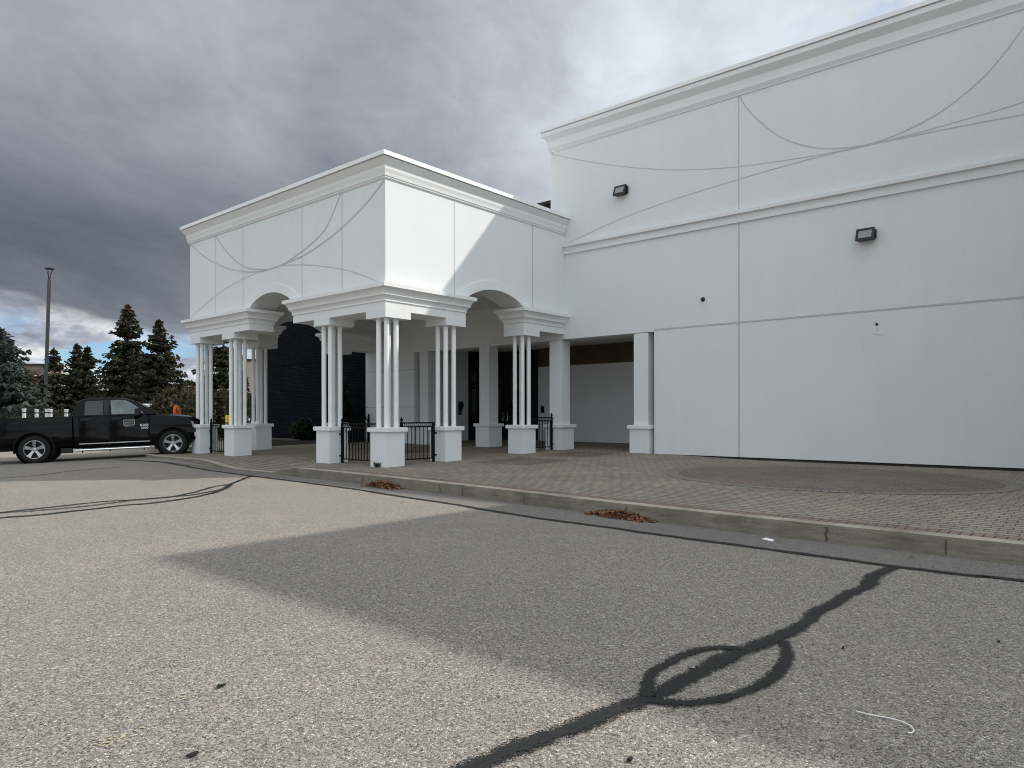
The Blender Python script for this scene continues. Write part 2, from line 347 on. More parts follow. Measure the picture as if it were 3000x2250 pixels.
# ------------------------------------------------------------------ world, sun, camera
SUN = Vector((.86, -.75, 1.0)).normalized()
def make_world():
    w = bpy.data.worlds.new("World"); scene.world = w; w.use_nodes = True; nt = w.node_tree
    for n in list(nt.nodes): nt.nodes.remove(n)
    out = N(nt, 'ShaderNodeOutputWorld'); tc = N(nt, 'ShaderNodeTexCoord')
    sky = N(nt, 'ShaderNodeTexSky'); sky.sky_type = 'NISHITA'; sky.sun_disc = False
    sky.sun_elevation = math.asin(SUN.z); sky.sun_rotation = math.atan2(SUN.x, SUN.y)
    sky.dust_density = .6; sky.ozone_density = 1.6
    bg1 = N(nt, 'ShaderNodeBackground'); bg1.inputs[1].default_value = .12; L(nt, mixc(nt, 1.0, sky.outputs[0], (.72, .93, 1.22), 'MULTIPLY'), bg1.inputs[0])
    d = tc.outputs['Generated']
    def dot(v):
        n = N(nt, 'ShaderNodeVectorMath', operation='DOT_PRODUCT'); L(nt, d, n.inputs[0]); n.inputs[1].default_value = v; return n.outputs['Value']
    r = dot(RGT); f = dot(FWD); z = dot((0, 0, 1))
    az = mth(nt, 'MULTIPLY', mth(nt, 'ARCTAN2', r, f), 57.2958); el = mth(nt, 'MULTIPLY', mth(nt, 'ARCSINE', z), 57.2958)
    zz = mth(nt, 'ADD', mth(nt, 'MAXIMUM', z, 0.0), .17)
    cmb = N(nt, 'ShaderNodeCombineXYZ'); L(nt, mth(nt, 'DIVIDE', r, zz), cmb.inputs[0]); L(nt, mth(nt, 'DIVIDE', f, zz), cmb.inputs[1])
    def gauss(a0, sa, e0, se):
        x = mth(nt, 'DIVIDE', mth(nt, 'SUBTRACT', az, a0), sa); y = mth(nt, 'DIVIDE', mth(nt, 'SUBTRACT', el, e0), se)
        s = mth(nt, 'ADD', mth(nt, 'MULTIPLY', x, x), mth(nt, 'MULTIPLY', y, y)); return mth(nt, 'EXPONENT', mth(nt, 'MULTIPLY', s, -1))
    def smooth(v, a, b):
        n = N(nt, 'ShaderNodeMapRange', interpolation_type='SMOOTHSTEP'); L(nt, v, n.inputs[0]); n.inputs[1].default_value = a; n.inputs[2].default_value = b; return n.outputs[0]
    mp = N(nt, 'ShaderNodeMapping'); mp.inputs['Rotation'].default_value = (0, 0, R(24)); mp.inputs['Scale'].default_value = (1, .62, 1); L(nt, cmb.outputs[0], mp.inputs[0])
    n1 = tex_noise(nt, mp.outputs[0], .62, 8, .56, .35); n2 = tex_noise(nt, mp.outputs[0], 2.3, 8, .6, .5); n3 = tex_noise(nt, d, 5.5, 8, .58, .3)
    n4 = tex_noise(nt, mp.outputs[0], 6.0, 8, .62, .6)
    v = mth(nt, 'ADD', mth(nt, 'MULTIPLY', n1.outputs[0], .42), mth(nt, 'ADD', mth(nt, 'MULTIPLY', n2.outputs[0], .38), mth(nt, 'MULTIPLY', n4.outputs[0], .20)))
    tex = mth(nt, 'ADD', mth(nt, 'MULTIPLY', mth(nt, 'SUBTRACT', v, .5), SKY['contrast']), 1.0)
    # broad brightness of the cloud deck: dark to the left, bright towards the sun on the right and behind
    diag = mth(nt, 'ADD', az, mth(nt, 'MULTIPLY', el, .35))
    b = mth(nt, 'ADD', SKY['base'], mth(nt, 'MULTIPLY', smooth(diag, -8, 30), SKY['right']))
    b = mth(nt, 'ADD', b, mth(nt, 'MULTIPLY', gauss(7, 9, 22, 7), .10))
    b = mth(nt, 'SUBTRACT', b, mth(nt, 'MULTIPLY', gauss(-34, 25, 11.5, 7.6), SKY['dark']))
    b = mth(nt, 'ADD', b, mth(nt, 'MULTIPLY', gauss(-36, 14, 33, 7), .03))
    b = mth(nt, 'ADD', b, mth(nt, 'MULTIPLY', smooth(mth(nt, 'ABSOLUTE', az), 48, 100), SKY['behind']))
    b = mth(nt, 'ADD', b, mth(nt, 'MULTIPLY', smooth(el, 42, 75), SKY['zenith']))
    b = mth(nt, 'MULTIPLY', b, tex)
    # bright band low over the horizon
    ca = N(nt, 'ShaderNodeCombineXYZ'); L(nt, mth(nt, 'MULTIPLY', az, .075), ca.inputs[0]); L(nt, mth(nt, 'MULTIPLY', el, .22), ca.inputs[1])
    nl = tex_noise(nt, ca.outputs[0], 1.1, 7, .58, .3); cum = tex_noise(nt, ca.outputs[0], 2.0, 8, .6, .35)
    wob = mth(nt, 'ADD', el, mth(nt, 'MULTIPLY', mth(nt, 'SUBTRACT', nl.outputs[0], .5), 4.5))
    wob = mth(nt, 'ADD', wob, mth(nt, 'MULTIPLY', mth(nt, 'ADD', mth(nt, 'MAXIMUM', az, -44), 36), .14))
    low = mth(nt, 'SUBTRACT', 1.0, smooth(wob, 7.0, 8.6))
    lowb = ramp(nt, cum.outputs[0], [(.32, (.22, .255, .34)), (.46, (.42, .455, .53)), (.56, (.78, .80, .84)), (.66, (1.0, 1.0, 1.0))])
    dark = ramp(nt, b, [(.06, (.062, .080, .106)), (.2, (.172, .195, .230)), (.45, (.425, .45, .50)), (1.0, (.91, 1.0, 1.06))])
    sc = N(nt, 'ShaderNodeVectorMath', operation='SCALE'); L(nt, dark, sc.inputs[0]); L(nt, mth(nt, 'MAXIMUM', mth(nt, 'ADD', mth(nt, 'MULTIPLY', smooth(b, .9, 2.0), 1.0), 1.0), 1.0), sc.inputs['Scale'])
    cc = mixc(nt, low, sc.outputs[0], lowb)
    bg2 = N(nt, 'ShaderNodeBackground'); L(nt, cc, bg2.inputs[0]); bg2.inputs[1].default_value = 1.0
    # gaps of blue sky in the low band, and a little at the upper right
    gap = mth(nt, 'MULTIPLY', smooth(tex_noise(nt, ca.outputs[0], 1.5, 6, .55, .3).outputs[0], .46, .55), mth(nt, 'MULTIPLY', low, gauss(-31, 8, 4.4, 1.7)))
    gap = mth(nt, 'MULTIPLY', gap, 1.5, True)
    gap2 = mth(nt, 'MULTIPLY', gauss(27, 5, 28.5, 3), smooth(n2.outputs[0], .42, .56))
    mx = N(nt, 'ShaderNodeMixShader'); L(nt, mth(nt, 'MAXIMUM', gap, mth(nt, 'MULTIPLY', gap2, .6)), mx.inputs[0]); L(nt, bg2.outputs[0], mx.inputs[1]); L(nt, bg1.outputs[0], mx.inputs[2])
    L(nt, mx.outputs[0], out.inputs[0])
SKY = dict(base=.375, right=.42, dark=.235, behind=.49, zenith=.28, contrast=2.5)
make_world()
sl = bpy.data.lights.new('sun', 'SUN'); sl.energy = 3.45; sl.angle = R(.9); sl.color = (1, .945, .86)
so = bpy.data.objects.new('sun', sl); col.objects.link(so); so.rotation_euler = (-SUN).to_track_quat('-Z', 'Y').to_euler(); so.location = SUN*60
cd = bpy.data.cameras.new('camera'); co = bpy.data.objects.new('camera', cd); col.objects.link(co); scene.camera = co
cd.sensor_fit = 'HORIZONTAL'; cd.sensor_width = 36; cd.lens = F/3000*36; cd.shift_y = SH/3000; cd.clip_end = 3000; cd.clip_start = .05
r3 = RGT*math.cos(ROLL)+Vector((0,0,1))*math.sin(ROLL); u3 = Vector((0,0,1))*math.cos(ROLL)-RGT*math.sin(ROLL)
mw = Matrix.Identity(4)
for i in range(3): mw[i][0] = r3[i]; mw[i][1] = u3[i]; mw[i][2] = -FWD[i]; mw[i][3] = CAM[i]
co.matrix_world = mw
scene.view_settings.view_transform = 'Standard'; scene.view_settings.look = 'None'; scene.view_settings.exposure = 0; scene.view_settings.gamma = 1
scene.cycles.filter_width = 1.0; scene.cycles.max_bounces = 8; scene.cycles.transparent_max_bounces = 12

# ------------------------------------------------------------------ ground
TH = RGT*.9099+FWD*.4148                                       # the truck's heading
TR = CAM+RGT*-14.67+FWD*21.7                                   # rear wheel side point
TC = TR+TH*1.9+Vector((-TH.y, TH.x, 0))*1.0
def sstep(a, b, x):
    t = max(0, min(1, (x-a)/(b-a))); return t*t*(3-2*t)
def road_z(x, y):
    d = math.hypot(x-TC.x, y-TC.y); w = 1-sstep(3.2, 7.5, d)
    if w <= 0: return ROAD
    s = (x-TR.x)*TH.x+(y-TR.y)*TH.y
    return ROAD+w*(max(-.6, min(5.2, s))*.0345+.006)
def axis(lo, hi, mid0, mid1, fine, k=1.35):
    a = [mid0]
    while a[-1] < mid1: a.append(a[-1]+fine)
    st = fine
    while a[-1] < hi: st *= k; a.append(a[-1]+st)
    st = fine
    while a[0] > lo: st *= k; a.insert(0, a[0]-st)
    return a
g = MB(); ys = axis(-700, 900, -2, 26, .7); xs = axis(-700, 900, -14, 8, .7)
g.rows([[(x, y, road_z(x, y)) for x in xs] for y in ys])
tag(g.build('road', M['asphalt'], smooth=True), kind='structure')

KERB = [(-2.5,-48),(-2.46,-22),(-2.42,-14.5),(-2.37,-12),(-2.33,-10.4),(-2.27,-9.2),(-2.2,-8.2),(-2.1,-7.2),(-1.98,-6.2),(-1.86,-5.2),(-1.76,-4.0),(-1.66,-2.8),(-1.57,-1.6),(-1.48,0),(-1.45,1.6),(-1.45,4),(-1.45,6.5),(-1.46,8.2),(-1.45,9.5),(-1.38,10.3),(-1.1,10.95),(-.5,11.3),(.4,11.42),(1.6,11.5),(5.7,11.55)]
kp = [Vector((a, b, 0)) for a, b in KERB]
def dip(y): return sstep(1.5, 3.0, y)*(1-sstep(4.3, 6.7, y))
def pave_z(x, y):
    k = .0205 if y > -3 else .0205-.0095*sstep(-3, -6.5, y)*1
    if y < -3: k = .0205-.0095*sstep(3, 6.5, -y)
    z = k*max(0, x)
    return z-.165*dip(y)*(1-sstep(-1.5, .1, x))
def kx(y):
    for a, b in zip(KERB, KERB[1:]):
        if a[1] <= y <= b[1]:
            t = (y-a[1])/(b[1]-a[1]+1e-9); return a[0]+(b[0]-a[0])*t
    return KERB[-1][0]
KW = .19
p = MB(); ys = [-48,-40,-30,-22,-17]+[-14+.5*i for i in range(34)]+[3+.35*i for i in range(20)]+[10.1,10.4,10.7,10.95,11.15,11.3]
fr = [0,.02,.05,.09,.13,.2,.3,.45,.7,1]
p.rows([[((lambda a: (a+(12.5-a)*t, y, pave_z(a+(12.5-a)*t, y)))(kx(y)+KW-.05)) for t in fr] for y in ys])
tag(p.build('pavement', M['paver'], smooth=True), kind='structure')
# kerb with a dropped stretch
kc = catmull(kp, .3); kr = []; rb = []; rbu = []; u = 0
for i, q in enumerate(kc):
    t = (kc[min(i+1, len(kc)-1)]-kc[max(i-1, 0)]).normalized(); n = Vector((t.y, -t.x, 0))     # towards the pavement
    if i: u += (q-kc[i-1]).length
    zt = -.165*dip(q.y) if q.x < 0 else 0
    zt += .012
    prof = [(-.02, -.45), (-.012, zt-.03), (.002, zt-.008), (.022, zt), (KW, zt-.002), (KW, -.45)]
    kr.append([q+n*a+Vector((0, 0, z)) for a, z in prof])
    if q.y < 2.2:
        a, b = q+n*KW, q+n*(KW+.25)
        rb.append([Vector((w.x, w.y, pave_z(w.x, w.y)+.005)) for w in (a, (a+b)/2, b)]); rbu.append([(u, 0), (u, .2), (u, .4)])
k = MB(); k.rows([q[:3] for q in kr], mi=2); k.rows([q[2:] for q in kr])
for yj, w in ((-12.1,.006),(-10.9,.012),(-8.1,.008),(-6.0,.005),(-4.4,.006),(-3.75,.007),(-1.15,.005),(2.2,.005),(7.4,.006)):   # joints and cracks in the kerb face
    x = kx(yj); zz = ROAD; pts = []; rr = random.Random(yj)
    for j in range(6): pts.append((x-.0235, yj+rr.uniform(-.018, .018)*(w > .006), zz+.02+j*.032))
    for a, b in zip(pts, pts[1:]):
        k.face([(a[0], a[1]-w, a[2]), (a[0], a[1]+w, a[2]), (b[0], b[1]+w, b[2]), (b[0], b[1]-w, b[2])], mi=1)
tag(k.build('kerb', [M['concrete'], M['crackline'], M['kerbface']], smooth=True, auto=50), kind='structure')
k = MB(); k.rows(rb, rbu); tag(k.build('red_paver_border', M['redband']), kind='structure')
# inlays of red pavers
def sheet(poly, name, mat, lift=.005, uv=None):
    s = MB(); c = Vector((sum(q[0] for q in poly)/len(poly), sum(q[1] for q in poly)/len(poly), 0)); rings = []
    for t in (1, .75, .5, .25, .02):
        rings.append([(lambda q: (q.x, q.y, pave_z(q.x, q.y)+lift))(c+(Vector((a, b, 0))-c)*t) for a, b in poly+poly[:1]])
    s.rows(rings); return tag(s.build(name, mat, fixn=True), kind='structure')
ell = [(3.66+2.32*math.cos(a), -9.06+2.95*math.sin(a)) for a in [i*2*math.pi/72 for i in range(72)]]
sheet(ell, 'paver_circle', M['redpaver'])
s = MB(); rows_ = []; uvs_ = []
for i in range(73):
    a = i*2*math.pi/72; o = [(3.66+(2.32+w)*math.cos(a), -9.06+(2.95+w)*math.sin(a)) for w in (0, .13, .26)]
    rows_.append([(x, y, pave_z(x, y)+.005) for x, y in o]); uvs_.append([(a*2.65, v) for v in (0, .2, .4)])
s.rows(rows_, uvs_); tag(s.build('paver_circle_border', M['greypaver']), kind='structure')
for cx, cy, h in ((3.2,-1.6,.92),(5.95,-1.45,.8),(3.9,4.2,.8)):
    n = 6; poly = []
    for (ax, ay), (bx, by) in zip(((-h,-h),(h,-h),(h,h),(-h,h)), ((h,-h),(h,h),(-h,h),(-h,-h))):
        poly += [(cx+ax+(bx-ax)*i/n, cy+ay+(by-ay)*i/n) for i in range(n)]
    sheet(poly, 'red_paver_panel', M['redpaver'])
# newer asphalt strip between the kerb and the long crack
CR = [(-2.6,9.6),(-2.45,8.0),(-2.31,6.62),(-2.28,5.17),(-2.26,3.85),(-2.38,2.3),(-2.4,1.23),(-2.53,-.98),(-2.64,-2.5),(-2.76,-3.3),(-2.88,-4.26),(-2.98,-5.26),(-3.17,-6.29),(-3.3,-7.34),(-3.36,-8.4),(-3.45,-9.71),(-3.48,-10.58),(-3.53,-11.34),(-3.56,-11.9),(-3.53,-12.5),(-3.48,-12.9),(-3.5,-16),(-3.5,-40)]
CR = [Vector((*gr(q), 0)) for q in CR]; crs = catmull(CR, .35)
s = MB(); s.rows([[(q.x, q.y, road_z(q.x, q.y)+.004), ((q.x+kx(q.y))/2, q.y, road_z(q.x, q.y)+.004), (kx(min(11, q.y))+.02, q.y, road_z(q.x, q.y)+.004)] for q in crs])
tag(s.build('road_edge_strip', M['asphalt2'], smooth=True), kind='structure')
def ribbon(name, pts, w, conv=True, lift=.008, jit=.22, mat=None):
    pts = [Vector((*(gr(q) if conv else q[:2]), 0)) for q in pts]; c = catmull(pts, .05 if len(pts) < 40 else .1); rows_ = []; uvs_ = []; u = 0
    rr = random.Random(len(c))
    for i, q in enumerate(c):
        t = (c[min(i+1, len(c)-1)]-c[max(i-1, 0)]).normalized(); n = Vector((t.y, -t.x, 0))
        if i: u += (q-c[i-1]).length
        ww = w*(1+jit*noise.noise(Vector((u*1.7, w*9, 3)))+.12*rr.uniform(-1, 1)); off = w*.25*noise.noise(Vector((u*2.3, 5, w*20)))
        rows_.append([(lambda a: (a.x, a.y, road_z(a.x, a.y)+lift))(q+n*(off+ww*k_)) for k_ in (-.62, -.3, 0, .3, .62)]); uvs_.append([(u, v) for v in (0, .25, .5, .75, 1)])
    s = MB(); s.rows(rows_, uvs_); return tag(s.build(name, mat or M['tar']), kind='structure')
ribbon('crack_sealant', [(q.x, q.y) for q in CR], .11, False)
ribbon('crack_sealant', [(-9.6,-11.45),(-8.88,-11.48),(-8.5,-11.53),(-8.03,-11.61),(-7.51,-11.68),(-6.77,-11.76),(-6.35,-11.81),(-5.72,-11.82),(-5.07,-11.83),(-4.6,-11.87),(-4.14,-11.82),(-3.62,-11.85)], .125, lift=.010)
ribbon('crack_sealant', [(-7.8,-11.66),(-7.66,-11.58),(-7.5,-11.505),(-7.32,-11.485),(-7.11,-11.5),(-6.9,-11.57),(-6.81,-11.67),(-6.76,-11.76)], .07, lift=.012)
ribbon('crack_sealant', [(-7.85,-11.68),(-7.79,-11.8),(-7.67,-11.9),(-7.45,-11.985),(-7.18,-12.04),(-6.94,-12.03),(-6.73,-11.98),(-6.46,-11.87)], .075, lift=.012)
ribbon('crack_sealant', [(-2.36,2.05),(-2.56,1.8),(-3.12,1.16),(-3.67,.5),(-4.17,-.2),(-4.6,-.55),(-5.09,-.8),(-5.53,-.84),(-6.13,-.76),(-6.62,-.67),(-7.35,-.82),(-8.0,-.92),(-9.5,-1.1)], .10)
ribbon('crack_sealant', [(-3.71,.43),(-4.26,-.33),(-4.78,-.88),(-5.27,-1.22),(-6.07,-1.5),(-6.45,-1.46),(-7.22,-1.6),(-7.72,-1.66),(-8.16,-1.6),(-9.5,-1.6)], .11, lift=.010)
ribbon('crack_sealant', [(-3.67,.5),(-4.23,.19),(-4.94,-.5),(-5.55,-.88),(-6.16,-.92),(-7.0,-1.12),(-7.68,-1.1),(-8.01,-.98),(-9.5,-1.15)], .075, lift=.012)
ribbon('crack_sealant', [(-8.5,5.3),(-6.4,5.81),(-5.59,6.01),(-4.6,6.56),(-3.63,6.44)], .05, lift=.010)
def spot(name, mat, x, y, rx, ry, rot, conv=True):
    x, y = gr((x, y)) if conv else (x, y); s = MB(); c_, s_ = math.cos(rot), math.sin(rot)
    s.face([(x+a*rx*c_-b*ry*s_, y+a*rx*s_+b*ry*c_, ROAD+.006) for a, b in ((-1,-1),(1,-1),(1,1),(-1,1))], [(0,0),(1,0),(1,1),(0,1)])
    return tag(s.build(name, M[mat]), kind='structure')
spot('faded_paint', 'yellow', -9.36, -9.83, .30, .10, .5); spot('faded_paint', 'yellow', -9.72, -10.08, .42, .16, .4); spot('faded_paint', 'yellow', -9.15, -9.3, .2, .09, .3)
spot('faded_paint', 'whitefleck', -3.7, 3.7, .5, .12, -.2); spot('faded_paint', 'whitefleck', -3.6, 5.5, .5, .16, -.3)

# ------------------------------------------------------------------ retail building
D, LL, T = 7.29, 10.25, .81
def offset(poly, o):
    n = len(poly); out = []
    for i in range(n):
        p0, p1, p2 = (Vector((*poly[(i+k)%n], 0)) for k in (-1, 0, 1))
        a = (p1-p0).normalized(); b = (p2-p1).normalized(); na = Vector((a.y, -a.x, 0)); nb = Vector((b.y, -b.x, 0))
        m = (na+nb); m = m/(1+na.dot(nb)); out.append(p1+m*o)
    return out
def moulding(m, poly, prof, top=True, bottom=True):
    "poly counter-clockwise; prof [(z, offset)] from bottom to top"
    rows_ = []
    for z, o in prof:
        q = offset(poly, o); rows_.append([(v.x, v.y, z) for v in q+q[:1]])
    for ra, rb_ in zip(rows_, rows_[1:]):
        for j in range(len(ra)-1): m.face([ra[j], ra[j+1], rb_[j+1], rb_[j]])
    if top: m.face(rows_[-1][:-1])
    if bottom: m.face(rows_[0][:-1][::-1])
STRIPS = [0]
def strip(pts, w, nrm, off=.003):
    "flat grey strip painting the shade of a joint along a polyline on a wall; pts 3D, nrm wall normal"
    STRIPS[0] += 1; off += (STRIPS[0] % 12)*.0012
    m = MB(); nrm = Vector(nrm); pts = catmull([Vector(q) for q in pts], .12) if len(pts) > 2 else [Vector(q) for q in pts]; rows_ = []
    for i, q in enumerate(pts):
        t = (pts[min(i+1, len(pts)-1)]-pts[max(i-1, 0)]).normalized(); s_ = t.cross(nrm)*w/2
        rows_.append([q+nrm*off+s_, q+nrm*off-s_])
    m.rows(rows_); return m
bld = empty('retail_building', (D, -8, 0), 'tall white stucco store building with deep cornice and curved wall grooves, beside the entrance canopy', 'building')
def onb(m, name, mat, parent=bld, **k):
    o = m.build(name, mat, parent, **k); w = parent
    off = Vector((0,0,0))
    while w: off += w.location; w = w.parent
    o.location = -off if parent.parent is None else Vector(-off)
    return o
m = MB()
m.box(D, 8.0, -44, .55, 3.70, 4.2, skip='t'); m.box(D, 40, -44, .55, 4.2, 10.45, skip='')
m.box(D, 8.0, .55, 7.22, 3.685, 5.2, skip='s'); m.box(D, 10.3, 7.22, 10.23, .16, 5.2, skip='')
m.box(D, 11.6, -44, -3.235, .145, 3.70, skip='t'); onb(m, 'wall', M['stucco'])
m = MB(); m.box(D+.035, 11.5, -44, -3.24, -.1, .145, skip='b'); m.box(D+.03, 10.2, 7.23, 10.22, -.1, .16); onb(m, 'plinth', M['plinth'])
prof = [(9.79,0),(9.80,.03),(9.825,.034),(9.83,.022),(9.84,.03),(9.925,.078),(10.155,.079),(10.30,.217),(10.42,.217),(10.422,.18),(10.445,.18),(10.447,.252),(10.455,.248),(10.56,.229),(10.565,.0)]
m = MB(); moulding(m, [(D,-44),(39.9,-44),(39.9,.55),(D,.55)], prof, bottom=False); onb(m, 'cornice', M['trim'])
m = MB()                                                            # string course
bp = [(6.405,0),(6.408,.055),(6.47,.055),(6.475,.045),(6.62,.05),(6.625,.13),(6.72,.13),(6.735,0)]
for (z0, o0), (z1, o1) in zip(bp, bp[1:]): m.face([(D-o0,-44,z0),(D-o0,.5,z0),(D-o1,.5,z1),(D-o1,-44,z1)][::-1])
onb(m, 'string_course', M['trim'], fixn=True)
def wl(pts): return [(D, y, z) for y, z in pts]
for pts, w in (([(.51,9.77),(-.56,9.32),(-2.24,8.72),(-3.77,8.28),(-4.83,8.06),(-5.77,7.91),(-7.01,7.79),(-7.82,7.73),(-8.86,7.70),(-9.89,7.71),(-10.81,7.76),(-11.98,7.85),(-14,8.15),(-17,8.9)], .024),
               ([(-.04,6.73),(-1.84,7.13),(-3.4,7.36),(-4.48,7.47),(-5.77,7.57),(-7.01,7.65),(-7.82,7.68),(-8.86,7.69),(-9.89,7.67),(-10.81,7.64),(-11.97,7.58),(-14,7.4),(-17,7.0)], .024),
               ([(-5.79,9.83),(-5.97,9.47),(-6.28,9.05),(-6.62,8.67),(-7.01,8.33),(-7.6,7.99),(-8.19,7.80),(-8.76,7.72),(-9.24,7.73),(-9.89,7.86),(-10.51,8.09),(-11.1,8.46),(-11.53,8.86),(-11.98,9.44),(-12.2,9.8)], .024),
               ([(-5.78,9.79),(-5.78,6.73)], .026), ([(-5.78,6.405),(-5.78,.145)], .03), ([(-3.235,3.745),(-44,3.745)], .04)):
    onb(strip(wl(pts), w, (-1,0,0)), 'groove_shade', M['groove'])
for z in (3.04, 1.585): onb(strip([(D,7.23,z),(D,10.22,z)], .025, (-1,0,0)), 'groove_shade', M['groove'])
# entrance recess
XB = 11.36
m = MB(); m.box(XB, XB+.2, -3.3, 4.315, .21, 3.2, skip='b'); onb(m, 'recess_wall', M['stucco'])
m = MB(); m.box(XB+.02, XB+.2, -3.3, 4.3, .05, .21); onb(m, 'recess_plinth', M['plinth'])
m = MB(); m.box(XB+.015, XB+.2, -3.3, 4.31, 3.203, 3.935); onb(m, 'sign_band', M['bronze'])
m = MB(); m.box(8.0, XB+.3, -3.3, 7.22, 3.937, 4.1); onb(m, 'soffit', M['stucco'])
def lathe_part(name, mat, c, prof, axis, n=16):
    m = MB(); m.lathe(prof, c, axis, n); return onb(m, name, mat, smooth=True, auto=40)
for y in (-2.1, -.9, 1.4, 4.9, 6.1): lathe_part('downlight', M['lens'], (9.3, y, 3.932), [(.0,0),(.07,0),(.08,-.006),(.085,0)], (0,0,1))
gx = XB+.06
m = MB(); m.box(gx, gx+.03, 4.33, 7.2, .14, 3.93); m.box(10.31, XB+.05, 7.235, 7.265, .14, 3.93); onb(m, 'storefront_glass', M['glass'])
m = MB()
for y in (4.33, 5.2, 6.05, 6.9, 7.15): m.box(gx-.05, gx+.02, y-.03, y+.03, .13, 3.92)
for z in (.16, 2.62, 3.88): m.box(gx-.045, gx+.02, 4.36, 7.12, z-.04, z+.04)
for x in (10.32, 10.9): m.box(x-.03, x+.03, 7.20, 7.25, .13, 3.92)
for z in (.2, 2.62, 3.86): m.box(10.35, XB, 7.205, 7.25, z-.05, z+.05)
onb(m, 'storefront_frame', M['frame'])
for y0, y1, hy in ((5.23, 6.02, 5.93), (6.08, 6.87, 6.17)):
    m = MB(); m.box(gx-.06, gx-.01, y0, y1, .17, .42); m.box(gx-.06, gx-.01, y0, y0+.07, .42, 2.5); m.box(gx-.06, gx-.01, y1-.07, y1, .42, 2.5); m.box(gx-.06, gx-.01, y0+.07, y1-.07, 2.43, 2.5)
    dr = onb(m, 'door', M['frame'])
    m = MB(); m.tube([(gx-.06, hy, 1.0), (gx-.12, hy, 1.02), (gx-.12, hy, 1.38), (gx-.06, hy, 1.4)], .014, 8)
    h = m.build('door_handle', M['chrome'], dr)
m = MB(); m.box(XB-.05, XB, 4.0, 4.16, 1.35, 1.62); onb(m, 'switch_box', M['iron'], bevel=.01)
# square pillars
def pillar(yc):
    m = MB(); m.box(D+.012, D+.49, yc-.24, yc+.24, .97, 3.69 if yc > -3 else 3.69, skip='t'); o = onb(m, 'pillar', M['stucco'], bevel=.008)
    m = MB(); m.box(D-.08, D+.58, yc-.33, yc+.33, -.1, .86, skip='t'); q = m.build('pedestal', M['stucco'], o)
    m = MB(); m.box(D-.14, D+.64, yc-.39, yc+.39, .862, .972); m.build('pedestal_cap', M['trim'], o, bevel=.012)
for yc in (-2.78, .38, 3.53, 6.68): pillar(yc)
# southern wing of the same store (just beyond the right edge of the photograph)
m = MB(); m.box(1.64, D-.001, -27, -14.08, -.1, 10.4); onb(m, 'side_wing', M['stucco'])
m = MB(); moulding(m, [(1.64,-27),(D+.1,-27),(D+.1,-14.08),(1.64,-14.08)], prof, bottom=False); onb(m, 'wing_cornice', M['trim'])
# small things on the wall
def wall_light(y, z, label, rz=0):
    o = empty('wall_light', (D, y, z), label, 'wall light', 'flood lights on the tall wall'); o.scale = (.9, .88, .88)
    m = MB(); p = [(0,-.20,-.15),(0,.20,-.15),(0,.20,.15),(0,-.20,.15)]; q = [(-.25,-.23,-.17),(-.25,.23,-.17),(-.13,.23,.17),(-.13,-.23,.17)]
    m.prism([p[0], p[3], q[3], q[0]], (0, .0001, 0), caps=False)
    for a in range(4): m.face([p[a], p[(a+1)%4], q[(a+1)%4], q[a]])
    i = [(-.238,-.165,-.105),(-.238,.165,-.105),(-.150,.165,.105),(-.150,-.165,.105)]
    for a in range(4): m.face([q[a], q[(a+1)%4], i[(a+1)%4], i[a]])
    m.box(-.10, 0, -.245, -.2, -.11, .11); m.box(-.22, -.19, -.25, -.225, -.13, -.1)
    m.build('housing', M['lampbody'], o, fixn=True)
    m = MB(); m.face([(x+.004, y_, z_) for x, y_, z_ in i]); m.face([(x+.03, y_, z_) for x, y_, z_ in i][::-1]); m.build('lens', M['lens'], o)
    return o
wall_light(-2.16, 8.0, 'black box flood light high on the white wall, above the string course')
wall_light(-8.93, 5.55, 'black box flood light on the white wall, below the string course')
m = MB(); m.lathe([(.0,.07),(.03,.068),(.045,.05),(.05,.02),(.065,.0)], (0,0,0), (-1,0,0), 14); m.tube([(-.04,0,0),(-.09,-.02,-.04)], .016, 8)
tag(m.build('wall_bracket', M['lampbody'], loc=(D, -4.75, 4.47), smooth=True, auto=40), 'small dark round bracket left on the white wall, between the two flood lights', 'bracket')
hk = empty('wall_hook', (D, -9.145, 3.41), 'tiny dark hole with a white wire hook below it, in the lower wall panel', 'hook')
m = MB(); m.lathe([(0,.006),(.03,.006),(.036,0)], (0,0,0), (-1,0,0), 12); m.build('hole', M['lampbody'], hk)
m = MB(); m.tube([(-.01,0,-.03),(-.015,0,-.2)], .006, 6); m.tube([(-.015,-.09,-.235),(-.02,.07,-.2)], .007, 6); m.build('wire', M['cap'], hk)

# ------------------------------------------------------------------ dark brick building to the north
db = empty('dark_brick_building', (D+.03, 14.4, 0), 'dark charcoal brick building wall standing behind the entrance canopy', 'building')
m = MB(); m.box(D+.04, 30, 10.235, 18.6, .02, 8.25); onb(m, 'wall', M['blackbrick'], db)
m = MB(); m.box(D+.025, D+.2, 10.235, 18.61, 3.56, 3.84); m.box(D+.0, D+.2, 10.235, 18.62, .0, .68); onb(m, 'soldier_course', M['soldier'], db)
m = MB(); m.box(D+.31, 30, .56, 10.23, 5.21, 8.25); m.box(D+.2, 30, .56, 18.7, 8.253, 8.35); onb(m, 'roof', M['darkroof'], db)

